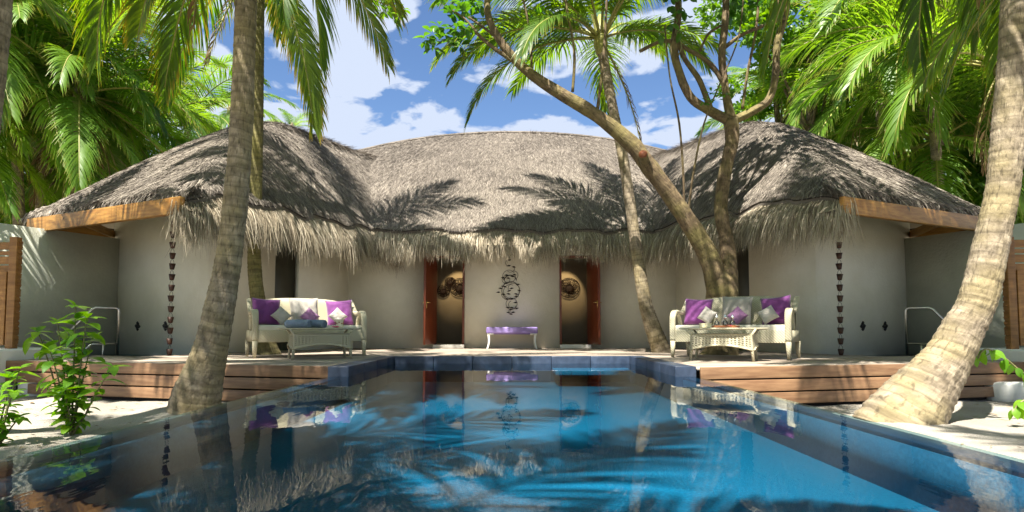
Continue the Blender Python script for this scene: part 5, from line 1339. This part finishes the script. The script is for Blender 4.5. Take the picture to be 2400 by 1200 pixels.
# bright leafy twig at the top, left of the sky gap
tw = thing('leafy_twig', 'bright green leafy twig tip at the top, left of the open sky', 'twig', at(870, -20, 9))
mb = MB(); mb.tube([at(760, -60, 9), at(850, -10, 9), at(935, 22, 9)], [0.015, 0.012, 0.006], 6); mb.obj('stem', M['stem'], tw)
for k, (px, py) in enumerate(((885, 10), (905, 25), (925, 12), (942, 22), (912, 2), (890, 30), (935, 35), (870, 0), (925, -8), (900, -15))):
    rosette(at(px, py, 9 + 0.05 * (k % 3)), 700 + k, tw, 6, 0.13, 'leaf_bg')

# ------------------------------------------------------------------ shrubs in the sand
LEAFM = []
for k in range(4):
    V, F = leaf_geo(1.0, 0.26, 0.18 + 0.12 * k, 6, 0.45); LEAFM.append(make_mesh('leaf', V, F, M['leaf_shrub'], None, True))
def shrub(base, stems, lab, seed, leafL=0.17, step=0.055, nstart=0.25):
    t = thing('leafy_shrub', lab, 'shrub', base, 0, 'young shrubs in the sand'); rg = random.Random(seed)
    for (dx, dy, h, lean) in stems:
        P = [Vector((dx * 0.25 * min(1, i / 3) + dx * (i / 9) ** 1.5, dy * (i / 9) ** 1.3, h * i / 9)) for i in range(10)]
        mb = MB(); mb.tube(P, [0.010 - 0.0007 * i for i in range(10)], 6); mb.obj('stem', M['stem'], t, smooth=True, local=True)
        s = nstart; k = 0
        while s < 1.0:
            f = s * 9; i = min(int(f), 8); p = P[i].lerp(P[i + 1], f - i)
            for q in (0, 1):
                if rg.random() < 0.12: continue
                az = k * R(90) + q * PI + rg.uniform(-.5, .5)
                o = link('leaf', LEAFM[rg.randrange(4)], t, True); Ls = leafL * rg.uniform(0.6, 1.2) * (0.75 + 0.35 * s)
                o.scale = (Ls, Ls, Ls); o.location = p + Vector((0, 0, rg.uniform(-.01, .01)))
                o.rotation_euler = (R(rg.uniform(-25, 35)), R(rg.uniform(-18, 18)), az)
            s += step * rg.uniform(0.8, 1.3) / max(0.5, h); k += 1
        for q in range(5):
            o = link('leaf', LEAFM[q % 4], t, True); Ls = leafL * rg.uniform(0.55, 0.95); o.scale = (Ls,) * 3; o.location = P[-1]; o.rotation_euler = (R(rg.uniform(0, 55)), 0, 1.26 * q + rg.uniform(-.3, .3))
    return t
b0 = ground_pt(168, 1020)
shrub((b0.x, b0.y, Z_SAND - 0.02), [(-0.16, 0.05, 0.98, 0), (-0.02, 0.02, 1.12, 0), (0.10, -0.05, 1.02, 0), (0.05, 0.12, 0.84, 0), (-0.10, -0.12, 0.74, 0), (0.26, 0.0, 0.60, 0), (0.02, -0.14, 0.42, 0), (-0.30, 0.06, 0.9, 0)], 'bushy young shrub standing in the sand left of the stout palm foot', 4, 0.165, 0.052, 0.14)
b0 = ground_pt(-12, 1050)
shrub((b0.x, b0.y, Z_SAND - 0.02), [(0.10, 0.05, 0.62, 0), (-0.1, 0.0, 0.66, 0), (0.16, -0.1, 0.45, 0), (0.02, 0.1, 0.55, 0), (0.0, -0.1, 0.3, 0), (0.12, 0.04, 0.25, 0)], 'small shrub cut by the left picture edge', 6, 0.125, 0.055, 0.1)
# creeper sprays at the right
def spray(name, lab, pl, Y, seed, nl):
    P = [at(a, b, Y) for (a, b) in pl]; P, Rr = catmull(P, [0.008] * len(pl), 5); t = thing(name, lab, 'vine', P[0], 0, 'leafy sprays at the right edge'); rg = random.Random(seed)
    mb = MB(); mb.tube(P, Rr, 6); mb.obj('stem', M['stem'], t, smooth=True)
    for k in range(nl):
        p = P[int((k + 0.7) / nl * (len(P) - 1))]
        o = link('leaf', LEAFM[k % 4], t, True); Ls = rg.uniform(0.09, 0.14); o.scale = (Ls * 1.3, Ls, Ls); o.location = p - P[0]; o.rotation_euler = (R(rg.uniform(-70, -20)), R(rg.uniform(-30, 30)), rg.uniform(0, 6.28))
spray('leafy_spray', 'bright green leafy spray arching beside the thick leaning trunk above the plinth', [(2440, 900), (2390, 868), (2350, 835), (2310, 818), (2292, 840)], 6.2, 3, 22)
spray('leafy_spray', 'small leaf spray hanging low at the right edge over the sand', [(2440, 920), (2405, 935), (2385, 950), (2378, 962)], 5.6, 7, 9)

# fallen leaves and bits on the sand
rg = random.Random(90)
lit = MB()
for k in range(620):
    s = rg.choice((-1, 1)); x = s * rg.uniform(2.2, 7.5); y = rg.uniform(2.0, 7.6); a = rg.uniform(0, 6.28); L = rg.uniform(0.012, 0.05) if k < 520 else rg.uniform(0.05, 0.10); w = L * rg.uniform(0.12, 0.4)
    z = Z_SAND + 0.035 * mnoise.noise((x * 0.9, y * 0.9, 0)) + 0.03 * mnoise.noise((x * 3.1, y * 3.1, 4)) + 0.014
    c, d = math.cos(a), math.sin(a)
    lit.add([(x - L * c, y - L * d, z), (x + w * d, y - w * c, z + 0.006), (x + L * c, y + L * d, z), (x - w * d, y + w * c, z + 0.004)], [(0, 1, 2, 3)])
o = lit.obj('leaf_litter', M['drift']); tag(o, 'scattered dry twigs and leaf bits on the sand', None, None, 'stuff')
